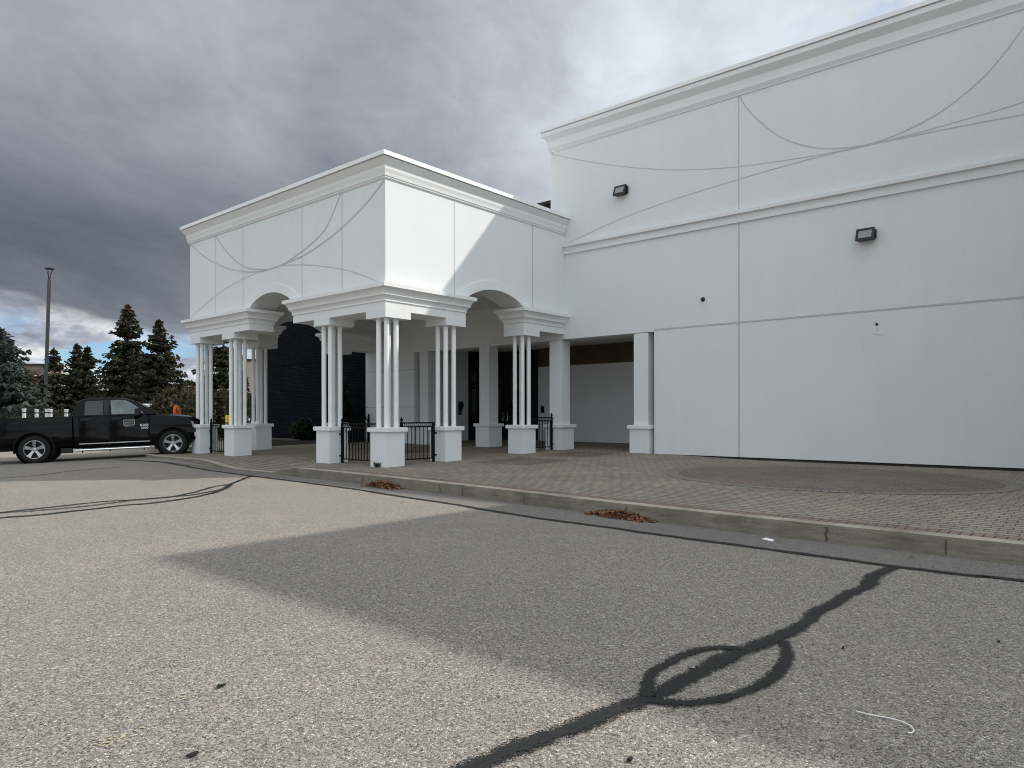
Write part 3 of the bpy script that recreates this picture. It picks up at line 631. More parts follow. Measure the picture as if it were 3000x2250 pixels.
# ------------------------------------------------------------------ entrance canopy
cn = empty('entrance_canopy', (3.5, LL/2, 0), 'white stucco entrance canopy with arched sides on clusters of thin columns', 'canopy')
def arch_poly(a0, a1, s0, s1, zb, zt, ch0, ch1, rise, n=20):
    c = (ch0+ch1)/2; h = (ch1-ch0)/2; Rr = (h*h+rise*rise)/(2*rise); zc = zb+.02+rise-Rr
    pts = [(s0, zb), (ch0, zb)]; a = math.asin(h/Rr)
    for i in range(n+1):
        t = -a+2*a*i/n; pts.append((c+Rr*math.sin(t), zc+Rr*math.cos(t)))
    pts += [(ch1, zb), (s1, zb), (s1, zt), (s0, zt)]
    return pts, (c, zc, Rr, a)
ZB, ZT = 4.45, 7.2
fp, fa = arch_poly(0, 0, 0, LL, ZB, ZT, 4.02, 6.39, .36)
sp_, sa = arch_poly(0, 0, T, D-.002, ZB, ZT, 2.775, 5.256, .36)
m = MB(); m.prism([(0, y, z) for y, z in fp], (T, 0, 0)); onb(m, 'front_wall', M['stucco'], cn, fixn=True)
m = MB(); m.prism([(x, 0, z) for x, z in sp_], (0, T, 0)); onb(m, 'south_wall', M['stucco'], cn, fixn=True)
m = MB(); m.prism([(x, LL-T, z) for x, z in sp_], (0, T, 0)); onb(m, 'north_wall', M['stucco'], cn, fixn=True)
m = MB(); m.box(T, D-.002, T, LL-T, 5.0, 5.1); onb(m, 'ceiling', M['stucco'], cn)
m = MB(); m.box(T, D-.002, T, LL-T, 7.0, 7.1); onb(m, 'roof', M['darkroof'], cn)
cp = [(7.02,0),(7.03,.03),(7.05,.042),(7.075,.03),(7.085,.056),(7.16,.068),(7.24,.093),(7.32,.096),(7.475,.215),(7.477,.18),(7.498,.18),(7.50,.250),(7.51,.246),(7.615,.226),(7.62,0)]
m = MB(); moulding(m, [(0,0),(D-.1,0),(D-.1,LL),(0,LL)], cp, bottom=False); onb(m, 'parapet_cornice', M['trim'], cn)
def ring(fn, c, zc, r0, r1, pr, n=28, zmin=4.475):
    m = MB(); rows_ = []
    a = math.acos(max(-1, min(1, (zmin-zc)/r1)))
    for i in range(n+1):
        t = -a+2*a*i/n; q = []
        for r, p_ in ((r0, 0), (r0, pr), (r1, pr), (r1, 0)):
            z = zc+r*math.cos(t); q.append(fn(c+r*math.sin(t), max(z, zmin-.01), p_))
        rows_.append(q)
    m.rows(rows_); return m
for fn, (c, zc, Rr, a) in ((lambda s_, z, p_: (-p_, s_, z), fa), (lambda s_, z, p_: (s_, -p_, z), sa), (lambda s_, z, p_: (s_, LL+p_, z), sa)):
    onb(ring(fn, c, zc, Rr+.001, Rr+.06, .035), 'arch_edge', M['trim'], cn, fixn=True); onb(ring(fn, c, zc, Rr+.063, Rr+.26, .028), 'arch_band', M['trim'], cn, fixn=True)
ep = [(4.055,0),(4.06,.028),(4.08,.028),(4.083,.015),(4.10,.018),(4.14,.034),(4.175,.06),(4.20,.092),(4.203,.102),(4.218,.102),(4.222,.092),(4.27,.108),(4.32,.138),(4.36,.178),(4.372,.19),(4.374,.22),(4.47,.22),(4.472,.0)]
fz = 3.85
def entab(poly, pads):
    m = MB(); moulding(m, poly, [(fz, 0), (4.055, 0)]+ep[1:]); o = onb(m, 'entablature', M['trim'], cn)
    for x0, x1, y0, y1 in pads:
        m = MB(); m.box(x0, x1, y0, y1, 3.67, fz-.0005); m.build('column_block', M['stucco'], o)
mir = lambda y0, y1: (LL-y1, LL-y0)
entab([(0,0),(2.773,0),(2.773,T),(T,T),(T,4.02),(0,4.02)], [(0,T,0,.76),(0,T,2.32,3.02),(2.04,2.773,0,T)])
entab([(0,6.39),(T,6.39),(T,LL-T),(2.773,LL-T),(2.773,LL),(0,LL)], [(0,T,*mir(0,.70)),(0,T,7.316,8.08),(2.04,2.773,*mir(0,T))])
entab([(5.256,0),(D-.003,0),(D-.003,T),(5.256,T)], [(5.256,6.007,0,T)])
entab([(5.256,LL-T),(D-.003,LL-T),(D-.003,LL),(5.256,LL)], [(5.256,6.007,*mir(0,T))])
for pts in ([(10.2,7.03),(9.44,6.59),(8.5,6.16),(7.53,5.84),(6.75,5.66),(6.18,5.57),(5.42,5.53),(4.54,5.57),(3.57,5.79),(2.83,6.04),(2.36,6.32),(1.79,7.01)],
            [(8.46,7.01),(7.92,6.55),(7.41,6.18),(6.75,5.83),(6.18,5.66),(5.42,5.545)],
            [(4.54,5.56),(3.57,5.66),(2.73,5.83),(1.73,6.13),(.75,6.55),(.03,6.98)],
            [(10.23,4.55),(9.91,4.67),(8.57,5.08),(7.67,5.29),(6.76,5.43),(5.88,5.5),(5.31,5.53)],
            [(4.54,5.54),(3.57,5.42),(2.73,5.27),(1.74,5.05),(.96,4.81),(.15,4.49)]):
    onb(strip([(0, y, z) for y, z in pts], .026, (-1,0,0)), 'groove_shade', M['groove'], cn)
for y in (8.5, 6.75, 3.57, 1.74):
    zb = 4.48 if not (3.7 < y < 6.7) else 4.62
    onb(strip([(0, y, 7.02), (0, y, zb)], .018, (-1,0,0)), 'groove_shade', M['groove'], cn)
for x in (2.345, 5.665): onb(strip([(x, 0, 7.02), (x, 0, 4.48)], .018, (0,-1,0)), 'groove_shade', M['groove'], cn)
# pedestals with four columns each
def pedestal(x, y):
    m = MB(); m.box(x-.30, x+.30, y-.30, y+.30, -.32, .862, skip='t'); o = onb(m, 'pedestal', M['stucco'], cn, bevel=.008)
    m = MB(); m.box(x-.36, x+.36, y-.36, y+.36, .863, .972); m.build('pedestal_cap', M['trim'], o, bevel=.014)
    for a, b in ((-.15,-.15),(.15,-.15),(.15,.15),(-.15,.15)):
        m = MB(); m.lathe([(.063, .97), (.063, 3.672)], (x+a, y+b, 0), (0,0,1), 20); onb(m, 'column', M['column'], cn, smooth=True)
for x, y in ((.33,.33),(.33,2.66),(.33,7.69),(.33,9.93),(2.34,.33),(5.57,.35),(2.34,LL-.33),(5.57,LL-.35)): pedestal(x, y)

# ------------------------------------------------------------------ iron gates between pedestals
def gate(a, b, label, zg=0.0, end_first=True):
    a = Vector((*a, zg)); b = Vector((*b, zg)); d = (b-a); ln = d.length; d.normalize(); n = Vector((-d.y, d.x, 0))
    o = empty('iron_gate', a, label, 'gate', 'black iron gates between the pedestals')
    for k_, (p_, fin) in enumerate(((0, True), (ln, False))):
        m = MB(); q = d*p_; m.obox(q+Vector((0,0,.535)), d*.027, n*.027, (0,0,.535))
        if fin:
            m.lathe([(.036,1.07),(.036,1.085),(.02,1.095),(.018,1.105),(.034,1.12),(.041,1.14),(.034,1.162),(.018,1.172),(.015,1.182),(.021,1.192),(.014,1.205),(0,1.208)], q, (0,0,1), 14)
        for z in (.2, .78):
            s_ = -1 if k_ == 0 else 1
            m.obox(q+d*s_*.055+Vector((0,0,z)), d*.045, n*.022, (0,0,.022))
        m.build('post', M['iron'], o, smooth=True, auto=35)
    m = MB()
    for z in (.12, .955, 1.06): m.obox(d*ln/2+Vector((0,0,z)), d*(ln/2-.027), n*.013, (0,0,.016))
    k_ = max(2, round(ln/.132)); st = ln/k_
    for i in range(k_):
        c = d*(st*(i+.5))
        m.obox(c+Vector((0,0,.54)), d*.008, n*.008, (0,0,.41))
        cc = c+Vector((0,0,1.008)); r_ = .043
        m.tube([cc+d*math.cos(t)*r_+Vector((0,0,math.sin(t)*r_)) for t in [j*math.pi/7 for j in range(15)]], .0075, 6, cap=False)
    m.build('panel', M['iron'], o)
    return o
gate((.35, 2.23), (.35, .70), 'black iron gate on the road side, behind the nearest corner pedestal', -.005)
gate((.80, .35), (1.90, .35), 'black iron gate just right of the nearest corner pedestal, facing the camera', .02)
gate((.35, 9.50), (.35, 8.08), 'black iron gate between the two pedestals nearest the truck', -.03)
gate((7.13, .4), (6.02, .4), 'black iron gate between the right column cluster and the wall pillar', .13)
gate((7.15, 9.85), (6.02, 9.85), 'small distant black iron gate in front of the black shrub and dark brick', .13)

# ------------------------------------------------------------------ foliage
def quad(m, c, u, v): m.face([c-u-v, c+u-v, c+u+v, c-u+v])
def rvec(r): 
    while True:
        v = Vector((r.uniform(-1,1), r.uniform(-1,1), r.uniform(-1,1)))
        if .05 < v.length < 1: return v.normalized()
def spruce(loc, h, rad, label, seed, mat='needle', group='evergreens beyond the parking lot', z0=.06, levels=26, dens=1.0, shape=.85, name='spruce_tree'):
    r = random.Random(seed); o = empty(name, loc, label, 'tree', group)
    m = MB(); m.tube([(0,0,-.2),(r.uniform(-.1,.1),r.uniform(-.1,.1),h*.5),(0,0,h*.985)], [h*.017+.03, h*.011+.02, .012], 8); m.build('trunk', M['bark'], o)
    m = MB()
    for i in range(levels):
        t = (i+r.uniform(-.25,.25))/(levels-1); t = max(0, min(1, t)); z = h*(z0+(1-z0)*t*.985)
        R_ = rad*1.22*((1-t)**shape)*r.uniform(.78, 1.12)+.10; nb = int((7+6*(1-t)))
        ph = r.uniform(0, 6.28)
        for j in range(nb):
            an = ph+6.283*j/nb+r.uniform(-.22, .22); ln = R_*r.uniform(.62, 1.12); up = r.uniform(-.34, -.10) if t < .72 else r.uniform(-.12, .45)
            dv = Vector((math.cos(an), math.sin(an), up)); sv = Vector((-math.sin(an), math.cos(an), 0)); base = Vector((0,0,z))
            steps = max(3, int(ln/.17*dens))
            for s in range(steps):
                q = (s+r.random()*.8)/steps
                if q < .12: continue
                curl = Vector((0,0,.22*ln*q*q)); c = base+dv*ln*q+curl; w = .30*ln*(1-q*.75)*.5+.09
                for k_ in range(4):
                    off = sv*r.uniform(-w, w)+Vector((0,0,-abs(r.gauss(0,.09))-.02))
                    ax = (dv.normalized()*r.uniform(.3,1)+sv*r.uniform(-.9,.9)+Vector((0,0,r.uniform(-.7,.15)))).normalized()
                    sd = ax.cross(rvec(r)).normalized(); sz = r.uniform(.06,.15)*(.75+.3*min(1, rad/2))
                    quad(m, c+off, ax*sz*1.25, sd*sz*.42)
    for i in range(14):                                              # leader
        ax = (Vector((r.uniform(-.5,.5), r.uniform(-.5,.5), 1))).normalized(); quad(m, Vector((0,0,h*(.955+.045*i/14))), ax*.11, ax.cross(rvec(r)).normalized()*.04)
    cr = m.build('crown', [M[mat], M['rustleaf']], o)
    if 'rusty' in label:
        for p_ in cr.data.polygons:
            if p_.center.z > h*r.uniform(.80, 1.0): p_.material_index = 1
    return o
def bush(name, loc, rx, ry, h, n, mat, label, cat, group, seed, leaf=.09, stem=True, flat=.55):
    r = random.Random(seed); o = empty(name, loc, label, cat, group); m = MB()
    lobes = [(r.uniform(-.55,.55)*rx, r.uniform(-.55,.55)*ry, h*r.uniform(.35,.68), r.uniform(.32,.55)) for _ in range(9)]+[(0,0,h*.45,.7)]
    for i in range(n):
        a, b, z, s_ = r.choice(lobes); d = rvec(r); q = r.random()**.45
        c = Vector((a+d.x*rx*s_*q, b+d.y*ry*s_*q, z+d.z*h*s_*q*.85))
        if c.z < .02: continue
        if noise.noise(c*1.7+Vector((seed,0,0))) < -.22: continue
        ax = rvec(r); sd = ax.cross(rvec(r)).normalized(); sz = leaf*r.uniform(.6,1.3); quad(m, c, ax*sz, sd*sz*flat)
    m.build('foliage', M[mat], o)
    m = MB()
    for i in range(6):
        a = r.uniform(0,6.28); m.tube([(r.uniform(-.1,.1),r.uniform(-.1,.1),-.15),(math.cos(a)*rx*.25,math.sin(a)*ry*.25,h*.35),(math.cos(a)*rx*.5,math.sin(a)*ry*.5,h*.7)], [.04,.025,.01], 6)
    m.build('stems', M['bark'], o); return o
def leafy_tree(loc, h, spread, label, seed, leaves, mat='rustleaf', group='bare and rusty trees beyond the parking lot'):
    r = random.Random(seed); o = empty('deciduous_tree', loc, label, 'tree', group); m = MB(); tips = []
    def grow(p_, d, ln, rd, lv):
        q = p_; pts = [p_]; rs = [rd]
        for i in range(3):
            d = (d+rvec(r)*.22+Vector((0,0,.10))).normalized(); q = q+d*ln/3; pts.append(q); rs.append(rd*(1-.13*(i+1)))
        m.tube(pts, rs, 6 if lv < 2 else 4, cap=False)
        if lv >= 4: tips.append((q, d)); return
        if lv >= 2: tips.append((q, d))
        for i in range(r.choice((2,3,3)) if lv else 4):
            grow(q, (d+rvec(r)*.85*spread).normalized(), ln*r.uniform(.6,.8), rs[-1]*.62, lv+1)
    grow(Vector((0,0,-.2)), Vector((0,0,1)), h*.33, h*.022, 0)
    m.build('trunk', M['bark'], o, smooth=True); m = MB()
    for q, d in tips:
        for i in range(leaves):
            c = q+rvec(r)*r.random()*h*.07; ax = rvec(r); sd = ax.cross(rvec(r)).normalized(); sz = r.uniform(.04,.085); quad(m, c, ax*sz, sd*sz*.7)
    m.build('crown', M[mat], o); return o
def gp(px, dep, py=1214): 
    v = at(px, py, dep); return (v.x, v.y, ROAD)
def hz(py, dep): return CAM.z+(1214-py)*dep/F-ROAD
spruce(gp(2, 40), hz(960, 40), 2.5, 'large blue-grey spruce at the left edge, its branches sweeping low', 1, 'bluen', levels=30, dens=1.25, shape=.7)
spruce(gp(158, 52), hz(1020, 52), 1.7, 'small thin spruce right behind the tall lamp post', 2, levels=22, dens=1.3, shape=.75)
spruce(gp(226, 54), hz(1006, 54), 1.75, 'left spruce of the touching pair, its top slightly higher', 3, levels=28, dens=1.5)
spruce(gp(256, 53), hz(1014, 53), 1.7, 'right spruce of the touching pair, standing left of the white warehouse', 4, levels=28, dens=1.5)
spruce(gp(375, 50), hz(890, 50), 2.45, 'tallest spruce, with a rusty brown top, rising above the truck cab', 5, levels=36, dens=1.6, shape=.78)
spruce(gp(466, 48), hz(936, 48), 3.0, 'wide open spruce left of the canopy, with long drooping branches', 6, levels=31, dens=1.5, shape=.92)
spruce(gp(655, 46), hz(905, 46), 2.1, 'spruce seen between the column clusters under the canopy', 7, levels=28, dens=1.2)
leafy_tree(gp(88, 46), hz(1000, 46)*1.0, .95, 'nearly bare tree beside the blue-grey spruce, a few rusty leaves left', 11, 7)
leafy_tree(gp(118, 58), hz(1062, 58), 1.0, 'rusty-leaved tree in front of the brown brick building, left of the lamp post', 12, 26)
leafy_tree(gp(560, 44), hz(1105, 44), 1.1, 'brown autumn tree just left of the canopy columns', 13, 40, 'brownleaf')
hg = 'shrubs along the far side of the lot'
bush('shrub', gp(535, 42), 2.2, 1.6, hz(1135, 42), 2600, 'brownleaf', 'tall brownish shrub behind the truck hood', 'shrub', hg, 21)
bush('shrub', gp(600, 40), 2.0, 1.6, hz(1140, 40), 2600, 'shrubleaf', 'dark olive shrub between the two front column clusters', 'shrub', hg, 22)
bush('shrub', gp(668, 41), 1.9, 1.6, hz(1128, 41), 2600, 'brownleaf', 'brown-green shrub behind the second column cluster from the truck', 'shrub', hg, 23)
bush('shrub', gp(745, 44), 1.3, 1.3, hz(1150, 44), 1500, 'shrubleaf', 'dark shrub at the foot of the beige building', 'shrub', hg, 24)
bush('shrub', gp(172, 37), 1.0, .8, hz(1189, 37), 1600, 'shrubleaf', 'rounded clipped hedge behind the white fence pillars', 'hedge', hg, 25)
bush('shrub', gp(25, 37), 1.3, .8, hz(1214, 37), 900, 'grass', 'low grassy scrub under the blue-grey spruce', 'shrub', hg, 26)
bush('shrub', gp(420, 47), 2.6, 1.5, hz(1150, 47), 2600, 'shrubleaf', 'dark undergrowth at the foot of the tallest spruces', 'shrub', hg, 27)
bush('shrub', gp(300, 50), 2.2, 1.4, hz(1175, 50), 1800, 'shrubleaf', 'low dark undergrowth in front of the white warehouse', 'shrub', hg, 28)
# planting bed by the dark brick wall
m = MB(); m.box(5.9, D+.02, 10.7, 18.8, -.25, .17); tag(m.build('planting_bed', M['soil']), kind='structure')
m = MB(); m.box(5.72, 5.897, 10.6, 18.9, -.25, .20); m.box(5.72, D, 10.42, 10.598, -.25, .20); tag(m.build('planting_bed_kerb', M['redband'], bevel=.01), kind='structure')
bush('evergreen_shrub', (6.55, 13.6, .15), .85, .9, .95, 5200, 'darkleaf', 'low round evergreen shrub against the dark brick wall', 'shrub', 'shrubs in the planting bed', 31, .05)
bush('evergreen_shrub', (6.5, 11.0, .15), .62, .62, 2.5, 6500, 'darkleaf', 'tall black upright shrub against the dark brick wall', 'shrub', 'shrubs in the planting bed', 32, .05)
bush('evergreen_shrub', (6.5, 16.6, .15), .5, .5, .3, 900, 'shrubleaf', 'tiny low plant at the far end of the planting bed', 'shrub', 'shrubs in the planting bed', 33, .04)
bush('hanging_wreath', (9.72, 7.12, 1.42), .2, .09, .38, 420, 'darkleaf', 'small dark leafy wreath hanging on the white recess wall', 'wreath', None, 34, .05)
# weed
r = random.Random(5); o = empty('weed', (-.02, .30, 0), 'small green weed growing at the foot of the nearest corner pedestal', 'weed'); m = MB()
for i in range(34):
    a = r.uniform(0, 6.28); e = r.uniform(.1, 1.2); d = Vector((math.cos(a)*math.cos(e), math.sin(a)*math.cos(e), math.sin(e))); sd = d.cross(rvec(r)).normalized()
    l_ = r.uniform(.05,.10)*(1.6 if e > .8 else 1); quad(m, d*l_*.6, d*l_*.5, sd*.018)
m.build('leaves', M['weed'], o)
# leaf piles in the gutter
def leaf_pile(c0, c1, w, h, n, label, seed):
    r = random.Random(seed); c0, c1 = Vector((*gr(c0), 0)), Vector((*gr(c1), 0)); m = MB(); mid = (c0+c1)/2; ax = (c1-c0); ln = ax.length; ax.normalize(); sd = Vector((-ax.y, ax.x, 0))
    for i in range(n):
        u_ = max(-1.0, min(1.0, r.gauss(0,.40))); v_ = r.gauss(0,.42); top = h*max(0, 1-u_*u_)*max(.1, 1-v_*v_)
        c = mid+ax*u_*ln/2+sd*v_*w/2; c.z = ROAD+.012+r.random()*top
        x_ = rvec(r); x_.z *= .55; x_.normalize(); y_ = x_.cross(Vector((r.uniform(-.6,.6), r.uniform(-.6,.6), 1))).normalized(); s_ = r.uniform(.022,.05)
        m.face([c-x_*s_, c-y_*s_*.55+Vector((0,0,.008)), c+x_*s_, c+y_*s_*.55+Vector((0,0,.010))])
    m.v = [(a-mid.x, b-mid.y, z) for a, b, z in m.v]
    return tag(m.build('leaf_pile', M['deadleaf'], loc=(mid.x, mid.y, 0)), label, 'leaf pile', 'dead leaf piles by the kerb')
leaf_pile((-2.0,-1.85), (-2.1,-3.0), .36, .12, 1100, 'smaller heap of brown dead leaves against the kerb, in front of the nearest corner pedestal', 1)
leaf_pile((-2.44,-7.6), (-2.60,-8.78), .32, .09, 1300, 'longer heap of brown dead leaves against the kerb, in front of the tall wall', 2)
def litter(name, label, cat, p_, fn, mat, group=None):
    x, y = gr(p_); m = MB(); fn(m); return tag(m.build(name, M[mat], loc=(x, y, ROAD+.006)), label, cat, group)
litter('paper_scrap', 'crumpled white paper scrap on the asphalt by the kerb', 'litter', (-2.96,-10.44), lambda m: (m.face([(-.05,-.07,0),(.02,-.06,.012),(.04,.04,.022),(-.03,.05,.008)]), m.face([(.02,-.06,.013),(.05,-.02,.004),(.04,.04,.0225)]), m.face([(-.03,.05,.008),(.04,.04,.022),(.01,.09,.004)])), 'paper')
litter('cable_tie', 'thin white plastic strand lying on the asphalt, curled at one end', 'litter', (-7.31,-12.57), lambda m: m.tube(catmull([(.0,.06,.006),(.0,0,.006),(.02,-.10,.006),(.0,-.17,.006),(-.05,-.205,.006),(-.09,-.205,.006),(-.10,-.19,.006)], .01), .0032, 6), 'paper')
def bit(s, seed):
    def f(m):
        r = random.Random(seed); k_ = [(math.cos(a)*s*r.uniform(.5,1.2), math.sin(a)*s*.5*r.uniform(.5,1.2)) for a in [i*6.283/7 for i in range(7)]]
        m.prism([(a, b, 0) for a, b in k_], (0, 0, .012))
    return f
for i, (p_, lb) in enumerate((((-9.6,-10.50), 'black tar crumb on the asphalt near the bottom edge, left of centre'), ((-8.43,-11.93), 'black tar crumb just above the bottom edge, right of the long sealed crack'), ((-9.15,-9.86), 'flat dark crumb beside the faded yellow paint'), ((-5.6,-12.9), 'dark crumb on the asphalt near the right edge'), ((-6.36,-12.19), 'dark crumbs right of the oval loop of sealant'))):
    litter('tar_crumb', lb, 'litter', p_, bit((.026,.022,.025,.02,.018)[i], i), 'tarbit', 'tar crumbs on the asphalt')
for i, (p_, lb) in enumerate((((-3.4,-4.6), 'single reddish leaf on the asphalt between the two leaf heaps'), ((-3.0,-11.9), 'single tan leaf on the asphalt near the right end of the kerb'), ((-3.9,-.9), 'single dark leaf on the sunny asphalt below the corner pedestal'))):
    litter('fallen_leaf', lb, 'leaf', p_, lambda m: (m.face([(-.05,0,.0),(0,-.03,.012),(.055,0,.018),(0,.035,.01)])), 'deadleaf', 'single fallen leaves')

# ------------------------------------------------------------------ pickup truck (x forward, y left, origin under the rear axle on the ground)
def truck():
    o = empty('pickup_truck', (0,0,0), 'black crew cab pickup truck with chrome step bar and five-spoke alloy wheels, beside the canopy', 'pickup truck')
    W = 1.0
    def sec(x, zt, zb, w, crown=.03, inset=.10):
        return [(x,-(w-.10),zb),(x,-(w-.02),zb+.05),(x,-w,zb+.22),(x,-w,.80),(x,-(w-.012),1.0),(x,-(w-.004),zt-.20 if zt > 1.25 else zt-.14),(x,-(w-.02),zt-.07),(x,-(w-.06),zt-.015),(x,-(w-inset-.04),zt),(x,-.35,zt+crown*.7),(x,0,zt+crown)]
    def loft(m, secs, ends=True):
        full = [s_+[(a,-b,c) for a, b, c in s_[-2::-1]] for s_ in secs]; k_ = len(m.v); n = len(full[0])
        for s_ in full: m.v += s_
        for i in range(len(full)-1):
            for j in range(n): m.f.append((k_+i*n+j, k_+i*n+(j+1)%n, k_+(i+1)*n+(j+1)%n, k_+(i+1)*n+j))
        if ends: m.f.append(tuple(k_+j for j in range(n))[::-1]); m.f.append(tuple(k_+(len(full)-1)*n+j for j in range(n)))
    def arches(ob, xs_):
        for x in xs_:
            c = MB(); c.lathe([(0,-1.2),(.505,-1.2),(.505,1.2),(0,1.2)], (x,0,.43), (0,1,0), 40); ct = c.build('cutter', M['trimblk'], fixn=True)
            md = ob.modifiers.new('b', 'BOOLEAN'); md.object = ct; md.operation = 'DIFFERENCE'; md.solver = 'EXACT'; bake(ob); bpy.data.objects.remove(ct)
    def smoothen(ob, a=38):
        for p_ in ob.data.polygons: p_.use_smooth = True
        ob.data.set_sharp_from_angle(angle=R(a))
    m = MB(); loft(m, [sec(1.06,1.405,.38,W),sec(2.0,1.405,.38,W),sec(3.2,1.40,.38,W),sec(3.36,1.385,.38,W,.035,.14),sec(3.9,1.345,.42,W,.05,.16),sec(4.3,1.295,.45,W-.01,.045,.17),sec(4.58,1.235,.48,W-.03,.04,.18),sec(4.72,1.15,.5,W-.07,.03,.18)])
    b = m.build('body', M['paint'], o, fixn=True); arches(b, (3.85,)); smoothen(b)
    m = MB(); loft(m, [sec(-1.22,1.41,.46,W-.03,0,.02),sec(-1.16,1.41,.44,W-.005,0,.02),sec(0,1.41,.42,W,0,.02),sec(1.02,1.41,.42,W,0,.02)])
    b2 = m.build('cargo_bed', M['paint'], o, fixn=True)
    c = MB(); c.box(-1.12,.95,-.87,.87,.9,1.7); ct = c.build('cutter', M['trimblk']); md = b2.modifiers.new('b','BOOLEAN'); md.object = ct; md.solver = 'EXACT'; bake(b2); bpy.data.objects.remove(ct)
    arches(b2, (0,)); smoothen(b2)
    # cab
    yw = lambda z: .965-(z-1.40)*.40
    side = [(1.07,1.395),(1.08,1.55),(1.13,1.80),(1.18,1.88),(1.30,1.935),(1.7,1.965),(2.2,1.96),(2.5,1.93),(2.72,1.86),(3.40,1.42),(3.40,1.395)]
    m = MB(); n = len(side); rows_ = []
    for f_ in (-1,-.93,-.5,0,.5,.93,1):
        rows_.append([(x, f_*yw(z), z+(.02*(1-f_*f_) if z > 1.7 else 0)-(.035 if abs(f_) == 1 and z > 1.83 else 0)) for x, z in side])
    m.rows(rows_); m.face(rows_[0]); m.face(rows_[-1][::-1]); cab = m.build('cab', M['paint'], o, fixn=True); smoothen(cab, 50)
    def pane(name, pts, mat, off=.006, parent=None):
        obs = []
        for s_ in (-1, 1):
            m = MB(); a = [(x, s_*(yw(z)+off), z) for x, z in pts]; a = a if s_ < 0 else a[::-1]
            m.face(a); m.face([(x, y-s_*.02, z) for x, y, z in a][::-1]); obs.append(m.build(name, mat, parent or o))
        return obs
    pane('rear_side_window', [(1.36,1.43),(1.88,1.43),(1.865,1.885),(1.42,1.875),(1.37,1.80)], M['carglass'])
    pane('front_side_window', [(2.11,1.43),(3.02,1.43),(2.90,1.60),(2.66,1.80),(2.50,1.875),(2.36,1.89),(2.08,1.89)], M['paleglass'])
    m = MB(); e = .012; a = [(2.76,1.845),(3.37,1.45)]
    m.face([(a[0][0]+e,-.72,a[0][1]+e),(a[0][0]+e,.72,a[0][1]+e),(a[1][0]+e,.88,a[1][1]+e),(a[1][0]+e,-.88,a[1][1]+e)][::-1]); m.build('windscreen', M['paleglass'], o)
    m = MB(); m.face([(1.055,-.78,1.45),(1.055,.78,1.45),(1.10,.66,1.83),(1.10,-.66,1.83)][::-1]); m.build('rear_window', M['carglass'], o)
    # doors as thin skins over the cab side, with a gap all round
    def skin(x0, x1, s_, off=.007):
        m = MB(); pr = [(W-.002,.56),(W,.80),(W-.012,1.0),(W-.004,1.205),(W-.02,1.335),(W-.05,1.385)]
        xs_ = [x0, x0+.01, x1-.01, x1]; rows_ = []
        for i, x in enumerate(xs_):
            oo = off if 0 < i < 3 else 0; rows_.append([(x, s_*(y+oo), z) for y, z in pr])
        m.rows(rows_); return m
    for s_ in (-1, 1):
        for x0, x1, hx in ((2.045,3.19,2.26),(1.20,2.02,1.40)):
            d_ = skin(x0, x1, s_).build('door', M['paint'], o, fixn=True); smoothen(d_, 60)
            m = MB(); m.box(hx-.135, hx+.135, s_*(W+.03)-.012, s_*(W+.03)+.012, 1.255, 1.31); m.box(hx-.15, hx+.15, s_*(W-.0)-.008, s_*(W-.0)+.008, 1.24, 1.325); m.build('door_handle', M['trimblk'], d_, bevel=.008)
        m = MB(); m.box(1.20,3.17,s_*(W+.002)-.012,s_*(W+.002)+.012,.515,.545); m.build('rocker_strip', M['chrome'] if False else M['alloy'], o)
        # black gaps between doors
        m = MB()
        for x in (1.19, 2.03, 3.20): m.box(x-.007, x+.007, s_*(W-.035)-.035, s_*(W-.035)+.0375, .45, 1.33)
        m.build('door_gap', M['trimblk'], o)
        m = MB()
        for x in (1.965,): m.face([(x-.06, s_*(yw(1.43)+.007), 1.43), (x+.06, s_*(yw(1.43)+.007), 1.43), (x+.06, s_*(yw(1.9)+.007), 1.9), (x-.06, s_*(yw(1.9)+.007), 1.9)])
        m.build('door_pillar', M['trimblk'], o)
        # mirror
        m = MB(); m.prism([(2.80,s_*.97,1.44),(3.0,s_*.99,1.45),(3.0,s_*1.02,1.40),(2.86,s_*1.02,1.38)], (0,s_*.10,0)); m.prism([(2.78,s_*1.05,1.36),(2.92,s_*1.05,1.37),(2.96,s_*1.05,1.46),(2.93,s_*1.05,1.60),(2.79,s_*1.05,1.60)], (0,s_*.24,0))
        mr = m.build('mirror', M['trimblk'], o, bevel=.02, fixn=True)
        m = MB(); m.face([(2.775,s_*1.08,1.39),(2.775,s_*1.26,1.39),(2.785,s_*1.26,1.57),(2.785,s_*1.08,1.57)]); m.build('mirror_glass', M['lens'], mr)
        # step bar
        m = MB(); m.tube([(1.10,s_*1.02,.335),(3.15,s_*1.02,.335)], .036, 10); st = m.build('step_bar', M['chrome'], o, smooth=True, auto=50)
        m = MB()
        for x in (1.28,2.04,3.0): m.tube([(x,s_*.80,.45),(x,s_*.99,.30),(x,s_*1.02,.26)], .02, 6)
        m.build('step_bracket', M['trimblk'], st)
        # wheel arch lips
        for x in (0, 3.85):
            m = MB(); rows_ = []
            for i in range(25):
                a_ = R(-12)+R(204)*i/24
                rows_.append([(x+math.cos(a_)*q, s_*y_, .43+math.sin(a_)*q) for q, y_ in ((.50,W-.06),(.50,W+.006),(.53,W+.006),(.55,W-.004))])
            m.rows(rows_); m.build('wheel_arch', M['paint'], o, fixn=True, smooth=True)
        # headlight
        m = MB(); m.prism([(4.42,s_*.955,1.13),(4.60,s_*.90,1.12),(4.70,s_*.80,1.08),(4.70,s_*.80,.90),(4.58,s_*.91,.87),(4.45,s_*.962,.95)], (0,s_*.035,0)); m.build('headlight', M['lamp_red'], o, bevel=.01, fixn=True)
